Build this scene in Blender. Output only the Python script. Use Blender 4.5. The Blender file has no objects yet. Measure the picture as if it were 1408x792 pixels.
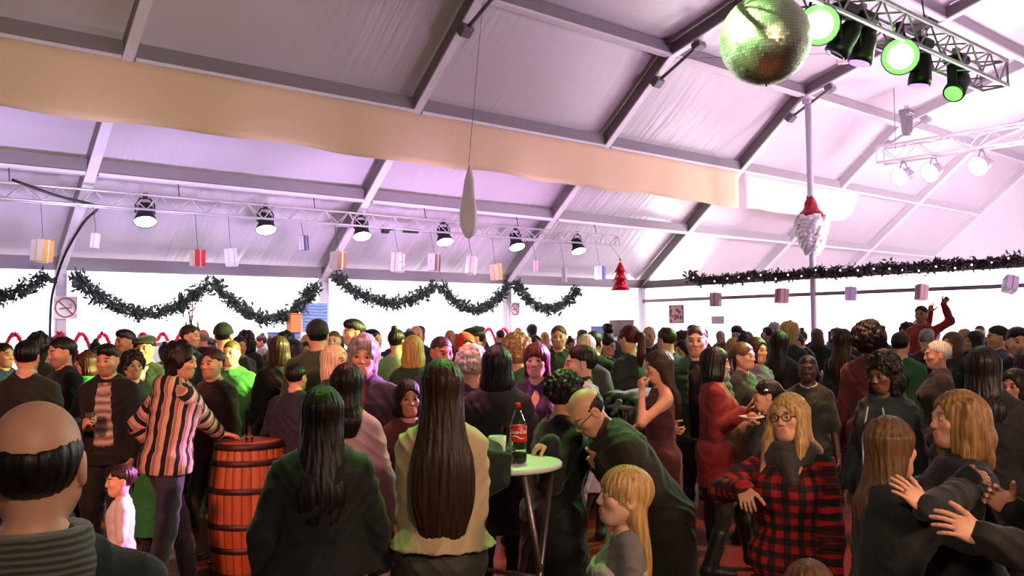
import bpy, math, random
import numpy as np
from mathutils import Vector, Matrix
C = bpy.context.scene.collection
SC = bpy.context.scene
rng = random.Random(7)
PI = math.pi
A = np.array
def N(v):
    v = np.asarray(v, float); return v / (np.linalg.norm(v) + 1e-9)
# ------------------------------------------------------------------ camera
F_PX = 1221.57
CAM = A([0, 0, 1.73])
FW = A([0.65788607, 0.75170589, 0.04608875]); RT = A([0.7528313, -0.65809036, -0.01273229]); UP = A([-0.02075962, -0.04307345, 0.9988562])
FW /= np.linalg.norm(FW)
def pix(px, py, d):
    """world point seen at pixel (px,py) at depth d along the optical axis"""
    return CAM + d * (FW + RT * (px - 704) / F_PX - UP * (py - 396) / F_PX)
def on_plane(px, py, axis, val):
    r = FW + RT * (px - 704) / F_PX - UP * (py - 396) / F_PX
    return CAM + r * (val - CAM[axis]) / r[axis]
cd = bpy.data.cameras.new('camera'); cam = bpy.data.objects.new('camera', cd); C.objects.link(cam)
cd.sensor_width = 36; cd.lens = 36 * F_PX / 1408; cd.clip_start = .05; cd.clip_end = 300
m = Matrix.Identity(4)
for i in range(3):
    m[i][0] = RT[i]; m[i][1] = UP[i]; m[i][2] = -FW[i]; m[i][3] = CAM[i]
cam.matrix_world = m
SC.camera = cam
SC.view_settings.view_transform = 'Standard'; SC.view_settings.look = 'None'; SC.view_settings.gamma = 1
SC.view_settings.use_curve_mapping = False
# ------------------------------------------------------------------ materials
MATS = {}
def srgb(c):
    return tuple(((x / 12.92) if x <= .04045 else ((x + .055) / 1.055) ** 2.4) for x in c)
class NT:
    def __init__(s, name):
        s.m = bpy.data.materials.new(name); s.m.use_nodes = True; s.t = s.m.node_tree; s.n = s.t.nodes; s.l = s.t.links
        s.b = s.n['Principled BSDF']; s.out = s.n['Material Output']
    def node(s, typ, **k):
        n = s.n.new(typ)
        for a, v in k.items():
            if a.startswith('i_'):
                key = a[2:]; key = int(key) if key.isdigit() else key.replace('_', ' ')
                if isinstance(v, bpy.types.NodeSocket): s.l.new(v, n.inputs[key])
                else: n.inputs[key].default_value = v
            else: setattr(n, a, v)
        return n
    def math(s, op, a, b=0.0, c=0.0):
        n = s.n.new('ShaderNodeMath'); n.operation = op
        for i, v in enumerate((a, b, c)):
            if isinstance(v, bpy.types.NodeSocket): s.l.new(v, n.inputs[i])
            else: n.inputs[i].default_value = v
        return n.outputs[0]
    def mix(s, fac, a, b):
        n = s.n.new('ShaderNodeMix'); n.data_type = 'RGBA'
        for key, v in ((0, fac), (6, a), (7, b)):
            if isinstance(v, bpy.types.NodeSocket): s.l.new(v, n.inputs[key])
            else: n.inputs[key].default_value = v
        return n.outputs[2]
    def obj(s): return s.node('ShaderNodeTexCoord').outputs['Object']
    def bump(s, h, strength, dist=.01):
        n = s.node('ShaderNodeBump'); n.inputs['Strength'].default_value = strength; n.inputs['Distance'].default_value = dist
        s.l.new(h, n.inputs['Height']); s.l.new(n.outputs[0], s.b.inputs['Normal'])
def rgba(c): return (*srgb(c), 1)
def M(kind, col=(.5, .5, .5), rough=.7, col2=None, **kw):
    key = (kind, col, rough, col2, tuple(sorted(kw.items())))
    if key in MATS: return MATS[key]
    t = NT(kind); b = t.b; b.inputs['Roughness'].default_value = rough
    base = rgba(col)
    b.inputs['Base Color'].default_value = base
    if kind == 'cloth':
        o = t.obj()
        n1 = t.node('ShaderNodeTexNoise', i_Vector=o, i_Scale=9.0, i_Detail=4.0)
        n2 = t.node('ShaderNodeTexNoise', i_Vector=o, i_Scale=220.0, i_Detail=1.0)
        dk = tuple(x * .78 for x in base[:3]) + (1,)
        t.l.new(t.mix(n1.outputs[0], dk, base), b.inputs['Base Color'])
        h = t.math('ADD', t.math('MULTIPLY', n1.outputs[0], 3.0), t.math('MULTIPLY', n2.outputs[0], .25))
        t.bump(h, .35, .012)
        b.inputs['Sheen Weight'].default_value = kw.get('sheen', .12)
    elif kind == 'knit':
        o = t.obj()
        w = t.node('ShaderNodeTexWave', i_Vector=o, i_Scale=26.0, i_Distortion=1.5); w.bands_direction = 'Z'
        n1 = t.node('ShaderNodeTexNoise', i_Vector=o, i_Scale=8.0, i_Detail=3.0)
        f = t.math('MULTIPLY', w.outputs[1], .6)
        t.l.new(t.mix(f, base, rgba(col2 or col)), b.inputs['Base Color'])
        t.bump(t.math('ADD', w.outputs[1], n1.outputs[0]), .5, .012)
        b.inputs['Sheen Weight'].default_value = .2
    elif kind == 'stripe':          # attribute 'u' in metres runs across the woven stripes
        u = t.node('ShaderNodeAttribute', attribute_name='u').outputs['Fac']
        fr = t.math('FRACT', t.math('DIVIDE', t.math('ADD', u, 10.0), .092))
        r = t.node('ShaderNodeValToRGB'); t.l.new(fr, r.inputs[0]); r.color_ramp.interpolation = 'CONSTANT'
        e = r.color_ramp.elements
        dkc = rgba((.07, .06, .07)); lt = rgba(col); md = rgba(col2 or (.7, .6, .55))
        e[0].position = 0; e[0].color = dkc; e[1].position = .36; e[1].color = lt
        for p, c_ in ((.60, md), (.63, lt), (.74, dkc), (.77, md), (.96, lt)):
            x = e.new(p); x.color = c_
        n1 = t.node('ShaderNodeTexNoise', i_Vector=t.obj(), i_Scale=160.0)
        t.l.new(r.outputs[0], b.inputs['Base Color']); t.bump(n1.outputs[0], .4, .004)
    elif kind == 'plaid':
        o = t.node('ShaderNodeSeparateXYZ', i_0=t.obj())
        u = t.node('ShaderNodeAttribute', attribute_name='u').outputs['Fac']
        def band(v):
            return t.math('GREATER_THAN', t.math('FRACT', t.math('DIVIDE', t.math('ADD', v, 10.0), .056)), .5)
        s = t.math('ADD', band(u), band(o.outputs[2]))
        r = t.node('ShaderNodeValToRGB'); t.l.new(t.math('DIVIDE', s, 2.0), r.inputs[0]); r.color_ramp.interpolation = 'CONSTANT'
        e = r.color_ramp.elements; e[0].color = base; e[1].position = .8; e[1].color = rgba((.05, .03, .035)); x = e.new(.4); x.color = rgba(col2)
        t.l.new(r.outputs[0], b.inputs['Base Color'])
        n1 = t.node('ShaderNodeTexNoise', i_Vector=t.obj(), i_Scale=150.0); t.bump(n1.outputs[0], .3, .004)
    elif kind == 'blotch':          # printed shirt
        w = t.node('ShaderNodeTexWave', i_Vector=t.obj(), i_Scale=5.0, i_Distortion=5.0, i_Detail=3.0); w.bands_direction = 'Z'
        t.l.new(t.mix(w.outputs[1], base, rgba(col2)), b.inputs['Base Color'])
    elif kind == 'skin':
        a = t.node('ShaderNodeAttribute', attribute_name='tint').outputs['Color']
        n1 = t.node('ShaderNodeTexNoise', i_Vector=t.obj(), i_Scale=35.0, i_Detail=3.0)
        mm = t.node('ShaderNodeMix', data_type='RGBA', blend_type='MULTIPLY'); mm.inputs[0].default_value = 1
        mm.inputs[6].default_value = base; t.l.new(a, mm.inputs[7])
        t.l.new(mm.outputs[2], b.inputs['Base Color'])
        b.inputs['Subsurface Weight'].default_value = .12; b.inputs['Subsurface Radius'].default_value = (.012, .005, .003)
        t.bump(n1.outputs[0], .12, .004)
    elif kind == 'hair':
        o = t.obj()
        mp = t.node('ShaderNodeMapping', i_Vector=o); mp.inputs['Scale'].default_value = (90, 90, 5) if not kw.get('curl') else (40, 40, 40)
        n1 = t.node('ShaderNodeTexNoise', i_Vector=mp.outputs[0], i_Scale=1.0, i_Detail=4.0)
        r = t.math('SUBTRACT', t.math('MULTIPLY', n1.outputs[0], 2.2), .6)
        dk = tuple(x * .45 for x in base[:3]) + (1,); lt = tuple(min(1, x * 1.5) for x in base[:3]) + (1,)
        n = t.mix(r, dk, lt); n.node.clamp_factor = True
        t.l.new(n, b.inputs['Base Color']); t.bump(n1.outputs[0], .6, .010)
        b.inputs['Specular IOR Level'].default_value = .3
    elif kind == 'wood':
        o = t.obj(); g = t.node('ShaderNodeAttribute', attribute_name='u').outputs['Fac']
        mp = t.node('ShaderNodeMapping', i_Vector=o); mp.inputs['Scale'].default_value = (14, 14, 1.2)
        n1 = t.node('ShaderNodeTexNoise', i_Vector=mp.outputs[0], i_Scale=2.0, i_Detail=6.0)
        wn = t.node('ShaderNodeTexWhiteNoise', noise_dimensions='1D'); t.l.new(t.math('FLOOR', g), wn.inputs['W'])
        f = t.math('ADD', t.math('MULTIPLY', n1.outputs[0], .7), t.math('MULTIPLY', wn.outputs[0], .35))
        t.l.new(t.mix(f, base, rgba(col2)), b.inputs['Base Color']); t.bump(n1.outputs[0], .25, .006)
    elif kind == 'metal':
        b.inputs['Metallic'].default_value = kw.get('metallic', 1.0)
        n1 = t.node('ShaderNodeTexNoise', i_Vector=t.obj(), i_Scale=12.0)
        t.l.new(t.math('ADD', t.math('MULTIPLY', n1.outputs[0], .2), rough - .1), b.inputs['Roughness'])
    elif kind == 'paint':
        n1 = t.node('ShaderNodeTexNoise', i_Vector=t.obj(), i_Scale=5.0, i_Detail=3.0)
        dk = tuple(x * .88 for x in base[:3]) + (1,)
        t.l.new(t.mix(n1.outputs[0], dk, base), b.inputs['Base Color'])
    elif kind == 'canvas':          # tent fabric: soft wrinkles, slight gloss
        o = t.obj()
        mp = t.node('ShaderNodeMapping', i_Vector=o); mp.inputs['Scale'].default_value = kw.get('wscale', (4.5, .30, .30))
        n1 = t.node('ShaderNodeTexNoise', i_Vector=mp.outputs[0], i_Scale=1.6, i_Detail=2.0, i_Roughness=.5)
        n2 = t.node('ShaderNodeTexNoise', i_Vector=o, i_Scale=.35, i_Detail=2.0)
        n3 = t.node('ShaderNodeTexNoise', i_Vector=o, i_Scale=90.0)
        dk = tuple(x * .93 for x in base[:3]) + (1,)
        t.l.new(t.mix(n2.outputs[0], dk, base), b.inputs['Base Color'])
        n4 = t.node('ShaderNodeTexNoise', i_Vector=o, i_Scale=.22, i_Detail=1.0); mk = t.node('ShaderNodeMapRange', i_0=n4.outputs[0]); mk.inputs[1].default_value = .46; mk.inputs[2].default_value = .66
        t.bump(t.math('ADD', t.math('MULTIPLY', n1.outputs[0], t.math('ADD', mk.outputs[0], .08)), t.math('MULTIPLY', n3.outputs[0], .012)), kw.get('wr', .42), .12)
        b.inputs['Specular IOR Level'].default_value = kw.get('spec', .4)
        if kw.get('thin'):
            tl = t.node('ShaderNodeBsdfTranslucent'); tl.inputs[0].default_value = base; ms = t.node('ShaderNodeMixShader'); ms.inputs[0].default_value = kw['thin']
            t.l.new(b.outputs[0], ms.inputs[1]); t.l.new(tl.outputs[0], ms.inputs[2]); t.l.new(ms.outputs[0], t.out.inputs[0])
    elif kind == 'emit':
        b.inputs['Emission Color'].default_value = base; b.inputs['Emission Strength'].default_value = kw.get('e', 5.0)
    elif kind == 'glass':
        b.inputs['Transmission Weight'].default_value = 1; b.inputs['IOR'].default_value = kw.get('ior', 1.3)
    elif kind == 'pane':
        n1 = t.node('ShaderNodeTexNoise', i_Vector=t.obj(), i_Scale=1.3, i_Detail=4.0)
        tr = t.node('ShaderNodeBsdfTransparent'); df = t.node('ShaderNodeBsdfDiffuse'); tl = t.node('ShaderNodeBsdfTranslucent')
        df.inputs[0].default_value = base; tl.inputs[0].default_value = base
        ad = t.node('ShaderNodeMixShader'); ad.inputs[0].default_value = .5; t.l.new(df.outputs[0], ad.inputs[1]); t.l.new(tl.outputs[0], ad.inputs[2])
        gl = t.node('ShaderNodeBsdfGlossy'); gl.inputs['Roughness'].default_value = .15
        m2 = t.node('ShaderNodeMixShader'); m2.inputs[0].default_value = .12; t.l.new(ad.outputs[0], m2.inputs[1]); t.l.new(gl.outputs[0], m2.inputs[2])
        mx = t.node('ShaderNodeMixShader'); t.l.new(t.math('ADD', t.math('MULTIPLY', n1.outputs[0], .12), kw.get('haze', .16)), mx.inputs[0])
        t.l.new(tr.outputs[0], mx.inputs[1]); t.l.new(m2.outputs[0], mx.inputs[2]); t.l.new(mx.outputs[0], t.out.inputs[0])
        bm_ = t.node('ShaderNodeBump'); bm_.inputs['Strength'].default_value = .3; t.l.new(n1.outputs[0], bm_.inputs['Height']); t.l.new(bm_.outputs[0], gl.inputs['Normal'])
    elif kind == 'floor':
        o = t.obj()
        br = t.node('ShaderNodeTexBrick', i_Vector=o); br.inputs['Scale'].default_value = 1.0
        br.inputs['Color1'].default_value = base; br.inputs['Color2'].default_value = rgba(col2); br.inputs['Mortar'].default_value = rgba((.12, .06, .05))
        br.inputs['Brick Width'].default_value = 1.2; br.inputs['Row Height'].default_value = .6; br.inputs['Mortar Size'].default_value = .006
        n1 = t.node('ShaderNodeTexNoise', i_Vector=o, i_Scale=3.0, i_Detail=6.0)
        t.l.new(t.mix(t.math('MULTIPLY', n1.outputs[0], .5), br.outputs[0], rgba((.2, .09, .07))), b.inputs['Base Color'])
        t.l.new(t.math('ADD', t.math('MULTIPLY', n1.outputs[0], .4), .2), b.inputs['Roughness'])
    elif kind == 'sparkle':
        v = t.node('ShaderNodeTexVoronoi', i_Vector=t.obj(), i_Scale=kw.get('s', 22.0))
        t.l.new(t.mix(t.math('GREATER_THAN', v.outputs['Distance'], .42), base, rgba(col2)), b.inputs['Base Color'])
        b.inputs['Metallic'].default_value = kw.get('metallic', .4)
    MATS[key] = t.m
    return t.m
# ------------------------------------------------------------------ object helpers
def tag(o, label=None, cat=None, group=None, kind=None):
    if label: o['label'] = label
    if cat: o['category'] = cat
    if group: o['group'] = group
    if kind: o['kind'] = kind
    return o
def link_mesh(name, me, mat=None, parent=None):
    o = bpy.data.objects.new(name, me); C.objects.link(o)
    if mat is not None:
        if not me.materials: me.materials.append(None)
        o.material_slots[0].link = 'OBJECT'; o.material_slots[0].material = mat
    if parent is not None: o.parent = parent
    return o
def np_mesh(name, V, Q, smooth=True):
    V = np.ascontiguousarray(V, dtype=np.float32); Q = np.ascontiguousarray(Q, dtype=np.int32)
    me = bpy.data.meshes.new(name); k = Q.shape[1]
    me.vertices.add(len(V)); me.vertices.foreach_set('co', V.ravel())
    me.loops.add(Q.size); me.loops.foreach_set('vertex_index', Q.ravel())
    me.polygons.add(len(Q)); me.polygons.foreach_set('loop_start', np.arange(0, Q.size, k, dtype=np.int32))
    me.polygons.foreach_set('use_smooth', np.full(len(Q), smooth)); me.update(calc_edges=True)
    return me
class MB:
    def __init__(s): s.v = []; s.f = []; s.sm = []; s.u = []
    def add(s, vs, fs, smooth=False, u=None):
        n = len(s.v); s.v += [tuple(map(float, v)) for v in vs]; s.f += [tuple(i + n for i in f) for f in fs]; s.sm += [smooth] * len(fs)
        s.u += list(u) if u is not None else [0.0] * len(vs)
        return s
    def box(s, c, size, R=None, bevel=0.0):
        c = A(c, float); h = A(size, float) / 2; R = np.eye(3) if R is None else A(R)
        if bevel > 0:
            b = min(bevel, h.min() * .9); vs = []; idx = {}
            for sx in (-1, 1):
                for sy in (-1, 1):
                    for sz in (-1, 1):
                        for ax in range(3):
                            p = A([sx, sy, sz]) * (h - b); p[ax] = (sx, sy, sz)[ax] * h[ax]
                            idx[(sx, sy, sz, ax)] = len(vs); vs.append(c + R @ p)
            fs = []
            def g(sx, sy, sz, ax): return idx[(sx, sy, sz, ax)]
            for sg in (-1, 1):
                fs.append([g(sg, a, b_, 0) for a, b_ in ((-1, -1), (1, -1), (1, 1), (-1, 1))][::sg])
                fs.append([g(a, sg, b_, 1) for a, b_ in ((-1, -1), (-1, 1), (1, 1), (1, -1))][::sg])
                fs.append([g(a, b_, sg, 2) for a, b_ in ((-1, -1), (1, -1), (1, 1), (-1, 1))][::sg])
            for a in (-1, 1):
                for b_ in (-1, 1):
                    for ax, (i, j) in enumerate(((1, 2), (0, 2), (0, 1))):
                        def mk(sg, which):
                            q = [0, 0, 0]; q[ax] = sg; q[i] = a; q[j] = b_; return g(*q, which)
                        fs.append([mk(-1, i), mk(1, i), mk(1, j), mk(-1, j)])
            for sx in (-1, 1):
                for sy in (-1, 1):
                    for sz in (-1, 1): fs.append([g(sx, sy, sz, k) for k in range(3)])
            return s.add(vs, fs)
        vs = [c + R @ (A([x, y, z]) * h) for x in (-1, 1) for y in (-1, 1) for z in (-1, 1)]
        return s.add(vs, [(0, 1, 3, 2), (4, 6, 7, 5), (0, 4, 5, 1), (2, 3, 7, 6), (0, 2, 6, 4), (1, 5, 7, 3)])
    def tube(s, pts, r, n=8, cap=True, smooth=True):
        pts = [A(p, float) for p in pts]; rs = r if hasattr(r, '__len__') else [r] * len(pts); vs = []; fs = []
        ref = None
        for i, p in enumerate(pts):
            d = N(pts[min(i + 1, len(pts) - 1)] - pts[max(i - 1, 0)])
            if ref is None: ref = A([0, 0, 1.]) if abs(d[2]) < .9 else A([1., 0, 0])
            x = N(np.cross(d, ref)); y = np.cross(d, x); ref = -np.cross(d, x) if False else ref
            for k in range(n):
                a = 2 * PI * k / n; vs.append(p + rs[i] * (x * math.cos(a) + y * math.sin(a)))
        for i in range(len(pts) - 1):
            for k in range(n):
                a, b = i * n + k, i * n + (k + 1) % n; fs.append((a, b, b + n, a + n))
        if cap: fs += [tuple(range(n))[::-1], tuple((len(pts) - 1) * n + k for k in range(n))]
        return s.add(vs, fs, smooth)
    def lathe(s, prof, c=(0, 0, 0), R=None, n=24, smooth=True, umul=0):
        c = A(c, float); R = np.eye(3) if R is None else A(R); vs = []; fs = []; us = []
        for r, z in prof:
            for k in range(n):
                a = 2 * PI * k / n; vs.append(c + R @ A([r * math.cos(a), r * math.sin(a), z])); us.append(k * umul / n)
        for i in range(len(prof) - 1):
            for k in range(n):
                a, b = i * n + k, i * n + (k + 1) % n; fs.append((a, b, b + n, a + n))
        fs += [tuple(range(n))[::-1], tuple((len(prof) - 1) * n + k for k in range(n))]
        return s.add(vs, fs, smooth, us)
    def quad(s, a, b, c, d): return s.add([a, b, c, d], [(0, 1, 2, 3)])
    def build(s, name, mat, parent=None, origin=None):
        v = s.v
        if origin is not None:
            o_ = A(origin, float); v = [tuple(A(p) - o_) for p in s.v]
        me = bpy.data.meshes.new(name); me.from_pydata(v, [], s.f)
        me.polygons.foreach_set('use_smooth', s.sm)
        if any(s.u):
            a = me.attributes.new('u', 'FLOAT', 'POINT'); a.data.foreach_set('value', s.u)
        me.update()
        o = link_mesh(name, me, mat, parent)
        if origin is not None: o.location = tuple(map(float, origin))
        return o
def empty(name, loc=(0, 0, 0), rz=0, label=None, cat=None, group=None):
    o = bpy.data.objects.new(name, None); C.objects.link(o); o.location = tuple(map(float, loc)); o.rotation_euler = (0, 0, rz)
    o.empty_display_size = .1
    return tag(o, label, cat, group)
def copy_tree(o, parent=None):
    c = o.copy(); C.objects.link(c)
    if parent is not None: c.parent = parent
    for ch in list(o.children): copy_tree(ch, c)
    return c
def Rfrom(z, hint=(0, 0, 1)):
    z = N(z); h = A(hint, float)
    if abs(z @ N(h)) > .98: h = A([1., 0, 0])
    x = N(np.cross(h, z)); y = np.cross(z, x); return np.stack([x, y, z], 1)
def rot(ax, deg):
    return A(Matrix.Rotation(math.radians(deg), 3, ax))
# ------------------------------------------------------------------ implicit surfaces
class Field:
    def __init__(s): s.ops = []
    def put(s, fn, lo, hi, k=.02, op='u'): s.ops.append((op, fn, A(lo, float), A(hi, float), k)); return s
    def rc(s, a, b, ra, rb=None, k=.02, op='u'):
        a = A(a, float); b = A(b, float); rb = ra if rb is None else rb; ab = b - a; L = ab @ ab + 1e-9
        def fn(x, y, z):
            px, py, pz = x - a[0], y - a[1], z - a[2]
            t = np.clip((px * ab[0] + py * ab[1] + pz * ab[2]) / L, 0, 1)
            return np.sqrt((px - t * ab[0]) ** 2 + (py - t * ab[1]) ** 2 + (pz - t * ab[2]) ** 2) - (ra + (rb - ra) * t)
        R = max(ra, rb); return s.put(fn, np.minimum(a, b) - R, np.maximum(a, b) + R, k, op)
    def el(s, c, r, R=None, k=.02, op='u'):
        c = A(c, float); r = A(r, float); R = np.eye(3) if R is None else A(R)
        def fn(x, y, z):
            px, py, pz = x - c[0], y - c[1], z - c[2]
            q = [(R[0, i] * px + R[1, i] * py + R[2, i] * pz) for i in range(3)]
            k0 = np.sqrt(sum((q[i] / r[i]) ** 2 for i in range(3))); k1 = np.sqrt(sum((q[i] / r[i] ** 2) ** 2 for i in range(3))) + 1e-6
            return k0 * (k0 - 1) / k1
        ext = np.sqrt(((R * r) ** 2).sum(1)); return s.put(fn, c - ext, c + ext, k, op)
    def loft(s, st, R=None, o=(0, 0, 0), th=0., k=.03, op='u', e=2.0, sm=0):
        """stations (z, half width, half depth, y offset) along the local z axis of frame R at o"""
        st = A(st, float); R = np.eye(3) if R is None else A(R); o = A(o, float)
        if sm:
            z_ = np.linspace(st[0, 0], st[-1, 0], 48); q_ = np.stack([np.interp(z_, st[:, 0], st[:, i]) for i in (1, 2, 3)], 1); kr = np.hanning(15); kr /= kr.sum()
            pd = np.concatenate([np.repeat(q_[:1], 7, 0), q_, np.repeat(q_[-1:], 7, 0)]); q_ = np.stack([np.convolve(pd[:, i], kr, 'valid') for i in range(3)], 1); st = np.concatenate([z_[:, None], q_], 1)
        zs = st[:, 0]; aa = st[:, 1] + th; bb = st[:, 2] + th; yo = st[:, 3]
        def fn(x, y, z):
            px, py, pz = x - o[0], y - o[1], z - o[2]
            q = [(R[0, i] * px + R[1, i] * py + R[2, i] * pz) for i in range(3)]
            zc = q[2]; a = np.interp(zc, zs, aa); b = np.interp(zc, zs, bb); y0 = np.interp(zc, zs, yo)
            k0 = (np.abs(q[0] / a) ** e + np.abs((q[1] - y0) / b) ** e) ** (1 / e)
            dxy = (k0 - 1) * np.minimum(a, b); dz = np.maximum(zs[0] - zc, zc - zs[-1])
            return np.where(dz > 0, np.sqrt(np.maximum(dxy, 0) ** 2 + dz ** 2), np.maximum(dxy, dz) if e > 8 else np.maximum(dxy, dz))
        m = max(aa.max(), bb.max() + abs(yo).max())
        cs = A([[sx * m, sy * m, zz] for sx in (-1, 1) for sy in (-1, 1) for zz in (zs[0], zs[-1])]) @ R.T + o
        return s.put(fn, cs.min(0), cs.max(0), k, op)
    def half(s, n, p, k=.004):
        """keep the side the normal n points away from"""
        n = N(n); p = A(p, float)
        return s.put(lambda x, y, z: -((x - p[0]) * n[0] + (y - p[1]) * n[1] + (z - p[2]) * n[2]), (-9,) * 3, (9,) * 3, k, 's')
    def mesh(s, h):
        los = [o[2] for o in s.ops if o[0] == 'u']; his = [o[3] for o in s.ops if o[0] == 'u']
        lo = np.min(los, 0) - 2.5 * h; hi = np.max(his, 0) + 2.5 * h
        n = np.ceil((hi - lo) / h).astype(int) + 1
        ax = [(lo[i] + h * np.arange(n[i])).astype(np.float32) for i in range(3)]
        D = np.full(tuple(n), .3, np.float32)
        for op, fn, l, u, k in s.ops:
            mg = k + 3 * h
            i0 = np.clip(np.floor((l - mg - lo) / h).astype(int), 0, n - 1); i1 = np.clip(np.ceil((u + mg - lo) / h).astype(int) + 1, 1, n)
            if (i1 <= i0).any(): continue
            sl = tuple(slice(a, b) for a, b in zip(i0, i1))
            d = fn(ax[0][sl[0]][:, None, None], ax[1][sl[1]][None, :, None], ax[2][sl[2]][None, None, :]).astype(np.float32)
            cur = D[sl]
            if op == 'u':
                hh = np.maximum(k - np.abs(cur - d), 0) / k; D[sl] = np.minimum(cur, d) - hh * hh * k * .25
            else:
                d = -d; hh = np.maximum(k - np.abs(cur - d), 0) / k; D[sl] = np.maximum(cur, d) + hh * hh * k * .25
        return nets(D, lo, h)
def nets(D, lo, h):
    ins = D < 0
    cnt = np.zeros(tuple(x - 1 for x in D.shape), np.int8)
    off = [(i, j, k) for i in (0, 1) for j in (0, 1) for k in (0, 1)]
    nx, ny, nz = D.shape
    for i, j, k in off: cnt += ins[i:nx - 1 + i, j:ny - 1 + j, k:nz - 1 + k]
    act = (cnt > 0) & (cnt < 8); I = np.argwhere(act)
    if len(I) == 0: return np.zeros((0, 3)), np.zeros((0, 4), int)
    idx = np.full(act.shape, -1, np.int32); idx[act] = np.arange(len(I))
    val = {o: D[I[:, 0] + o[0], I[:, 1] + o[1], I[:, 2] + o[2]] for o in off}
    P = np.zeros((len(I), 3)); W = np.zeros(len(I))
    for a in off:
        for ax in range(3):
            if a[ax]: continue
            b = list(a); b[ax] = 1; b = tuple(b); va, vb = val[a], val[b]; mk = (va < 0) != (vb < 0)
            t = np.where(mk, va / np.where(mk, va - vb, 1), 0)
            for q in range(3): P[:, q] += np.where(mk, a[q] + (t if q == ax else 0), 0)
            W += mk
    V = lo + h * (I + P / W[:, None])
    quads = []
    for ax in range(3):
        b, c = (ax + 1) % 3, (ax + 2) % 3
        s0 = [slice(None)] * 3; s1 = [slice(None)] * 3; s0[ax] = slice(0, -1); s1[ax] = slice(1, None)
        a0 = ins[tuple(s0)]; ch = a0 != ins[tuple(s1)]
        E = np.argwhere(ch)
        ok = (E[:, b] > 0) & (E[:, c] > 0) & (E[:, b] < D.shape[b] - 1) & (E[:, c] < D.shape[c] - 1); E = E[ok]
        fl = a0[E[:, 0], E[:, 1], E[:, 2]]
        def g(db, dc):
            q = E.copy(); q[:, b] += db; q[:, c] += dc; return idx[q[:, 0], q[:, 1], q[:, 2]]
        q = np.stack([g(-1, -1), g(0, -1), g(0, 0), g(-1, 0)], 1); q[~fl] = q[~fl][:, ::-1]
        quads.append(q)
    return V, np.concatenate(quads)
def join(parts):
    V = []; Q = []; n = 0
    for v, q in parts:
        V.append(v); Q.append(q + n); n += len(v)
    return np.concatenate(V), np.concatenate(Q)
def vnormals(V, Q):
    n = np.cross(V[Q[:, 2]] - V[Q[:, 0]], V[Q[:, 3]] - V[Q[:, 1]]); out = np.zeros_like(V)
    for k in range(4):
        for c in range(3): out[:, c] += np.bincount(Q[:, k], n[:, c], len(V))
    return out / (np.linalg.norm(out, axis=1)[:, None] + 1e-9)
def folds(V, Q, amp, seed=0.):
    """creases of hanging cloth pushed along the surface normals"""
    x, y, z = V.T; nrm = vnormals(V, Q)
    w1 = np.sin(30 * x + 16 * z + 2.2 * np.sin(14 * y + 9 * z + seed) + seed); w2 = np.sin(-24 * x + 21 * z + 18 * y + 2.0 * np.sin(11 * x - 13 * z + 1.3 * seed)); w3 = np.sin(52 * z + 12 * np.sin(7 * x + seed) + 20 * y)
    m = .5 + .5 * np.sin(6 * z + 5 * x + 3 * y + seed * 2)
    d = (1 - np.abs(w1)) ** 1.6 * m + (1 - np.abs(w2)) ** 1.6 * (1 - m) + .35 * (1 - np.abs(w3)) * np.clip(.5 + .5 * np.sin(9 * x - 4 * z), 0, 1)
    return V + nrm * (amp * (d - .35))[:, None]
def wob(V, amp, f, seed=0.):
    x, y, z = V.T
    d = np.stack([np.sin(f * (y * 1.1 + z * .9) + seed) + .6 * np.sin(f * 2.3 * z + 1.7 + x * f), np.sin(f * (x * 1.2 - z * .8) + 2 + seed) + .6 * np.sin(f * 2.1 * z + .3 - y * f),
                  .5 * np.sin(f * (x + y) + seed * 2)], 1)
    return V + amp * d
# ------------------------------------------------------------------ people
SKIN = {'pale': (.86, .66, .55), 'fair': (.82, .60, .48), 'tan': (.70, .47, .35), 'brown': (.42, .26, .18), 'dark': (.25, .15, .11)}
HAIR = {'black': (.055, .045, .045), 'dark': (.10, .07, .055), 'brown': (.20, .125, .08), 'lightbrown': (.36, .25, .15), 'honey': (.54, .40, .23), 'blond': (.70, .55, .33), 'pale': (.82, .74, .58), 'grey': (.52, .50, .48), 'white': (.80, .78, .75), 'auburn': (.28, .10, .07)}
MALE = [(.84, .10, .085, .005), (.88, .158, .105, .005), (.95, .165, .112, .005), (1.06, .150, .102, 0), (1.2, .160, .112, -.004), (1.32, .165, .116, -.004), (1.38, .148, .098, .004), (1.425, .105, .075, .012), (1.465, .068, .062, .016), (1.50, .056, .056, .014)]
FEM = [(.84, .10, .085, .005), (.88, .165, .112, .008), (.95, .168, .115, .008), (1.07, .126, .09, 0), (1.2, .138, .105, -.008), (1.30, .146, .112, -.012), (1.37, .128, .092, .002), (1.415, .092, .070, .012), (1.46, .06, .055, .016), (1.50, .047, .047, .014)]
def ik(S, T, l1, l2, hint):
    d = T - S; L = np.linalg.norm(d); L2 = min(L, (l1 + l2) * .998); u = d / (L + 1e-9)
    a = (l1 * l1 - l2 * l2 + L2 * L2) / (2 * L2 + 1e-9); hgt = math.sqrt(max(l1 * l1 - a * a, 0))
    hv = A(hint, float); hv = hv - u * (hv @ u); hv = N(hv)
    return S + u * a + hv * hgt, S + u * L2
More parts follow.
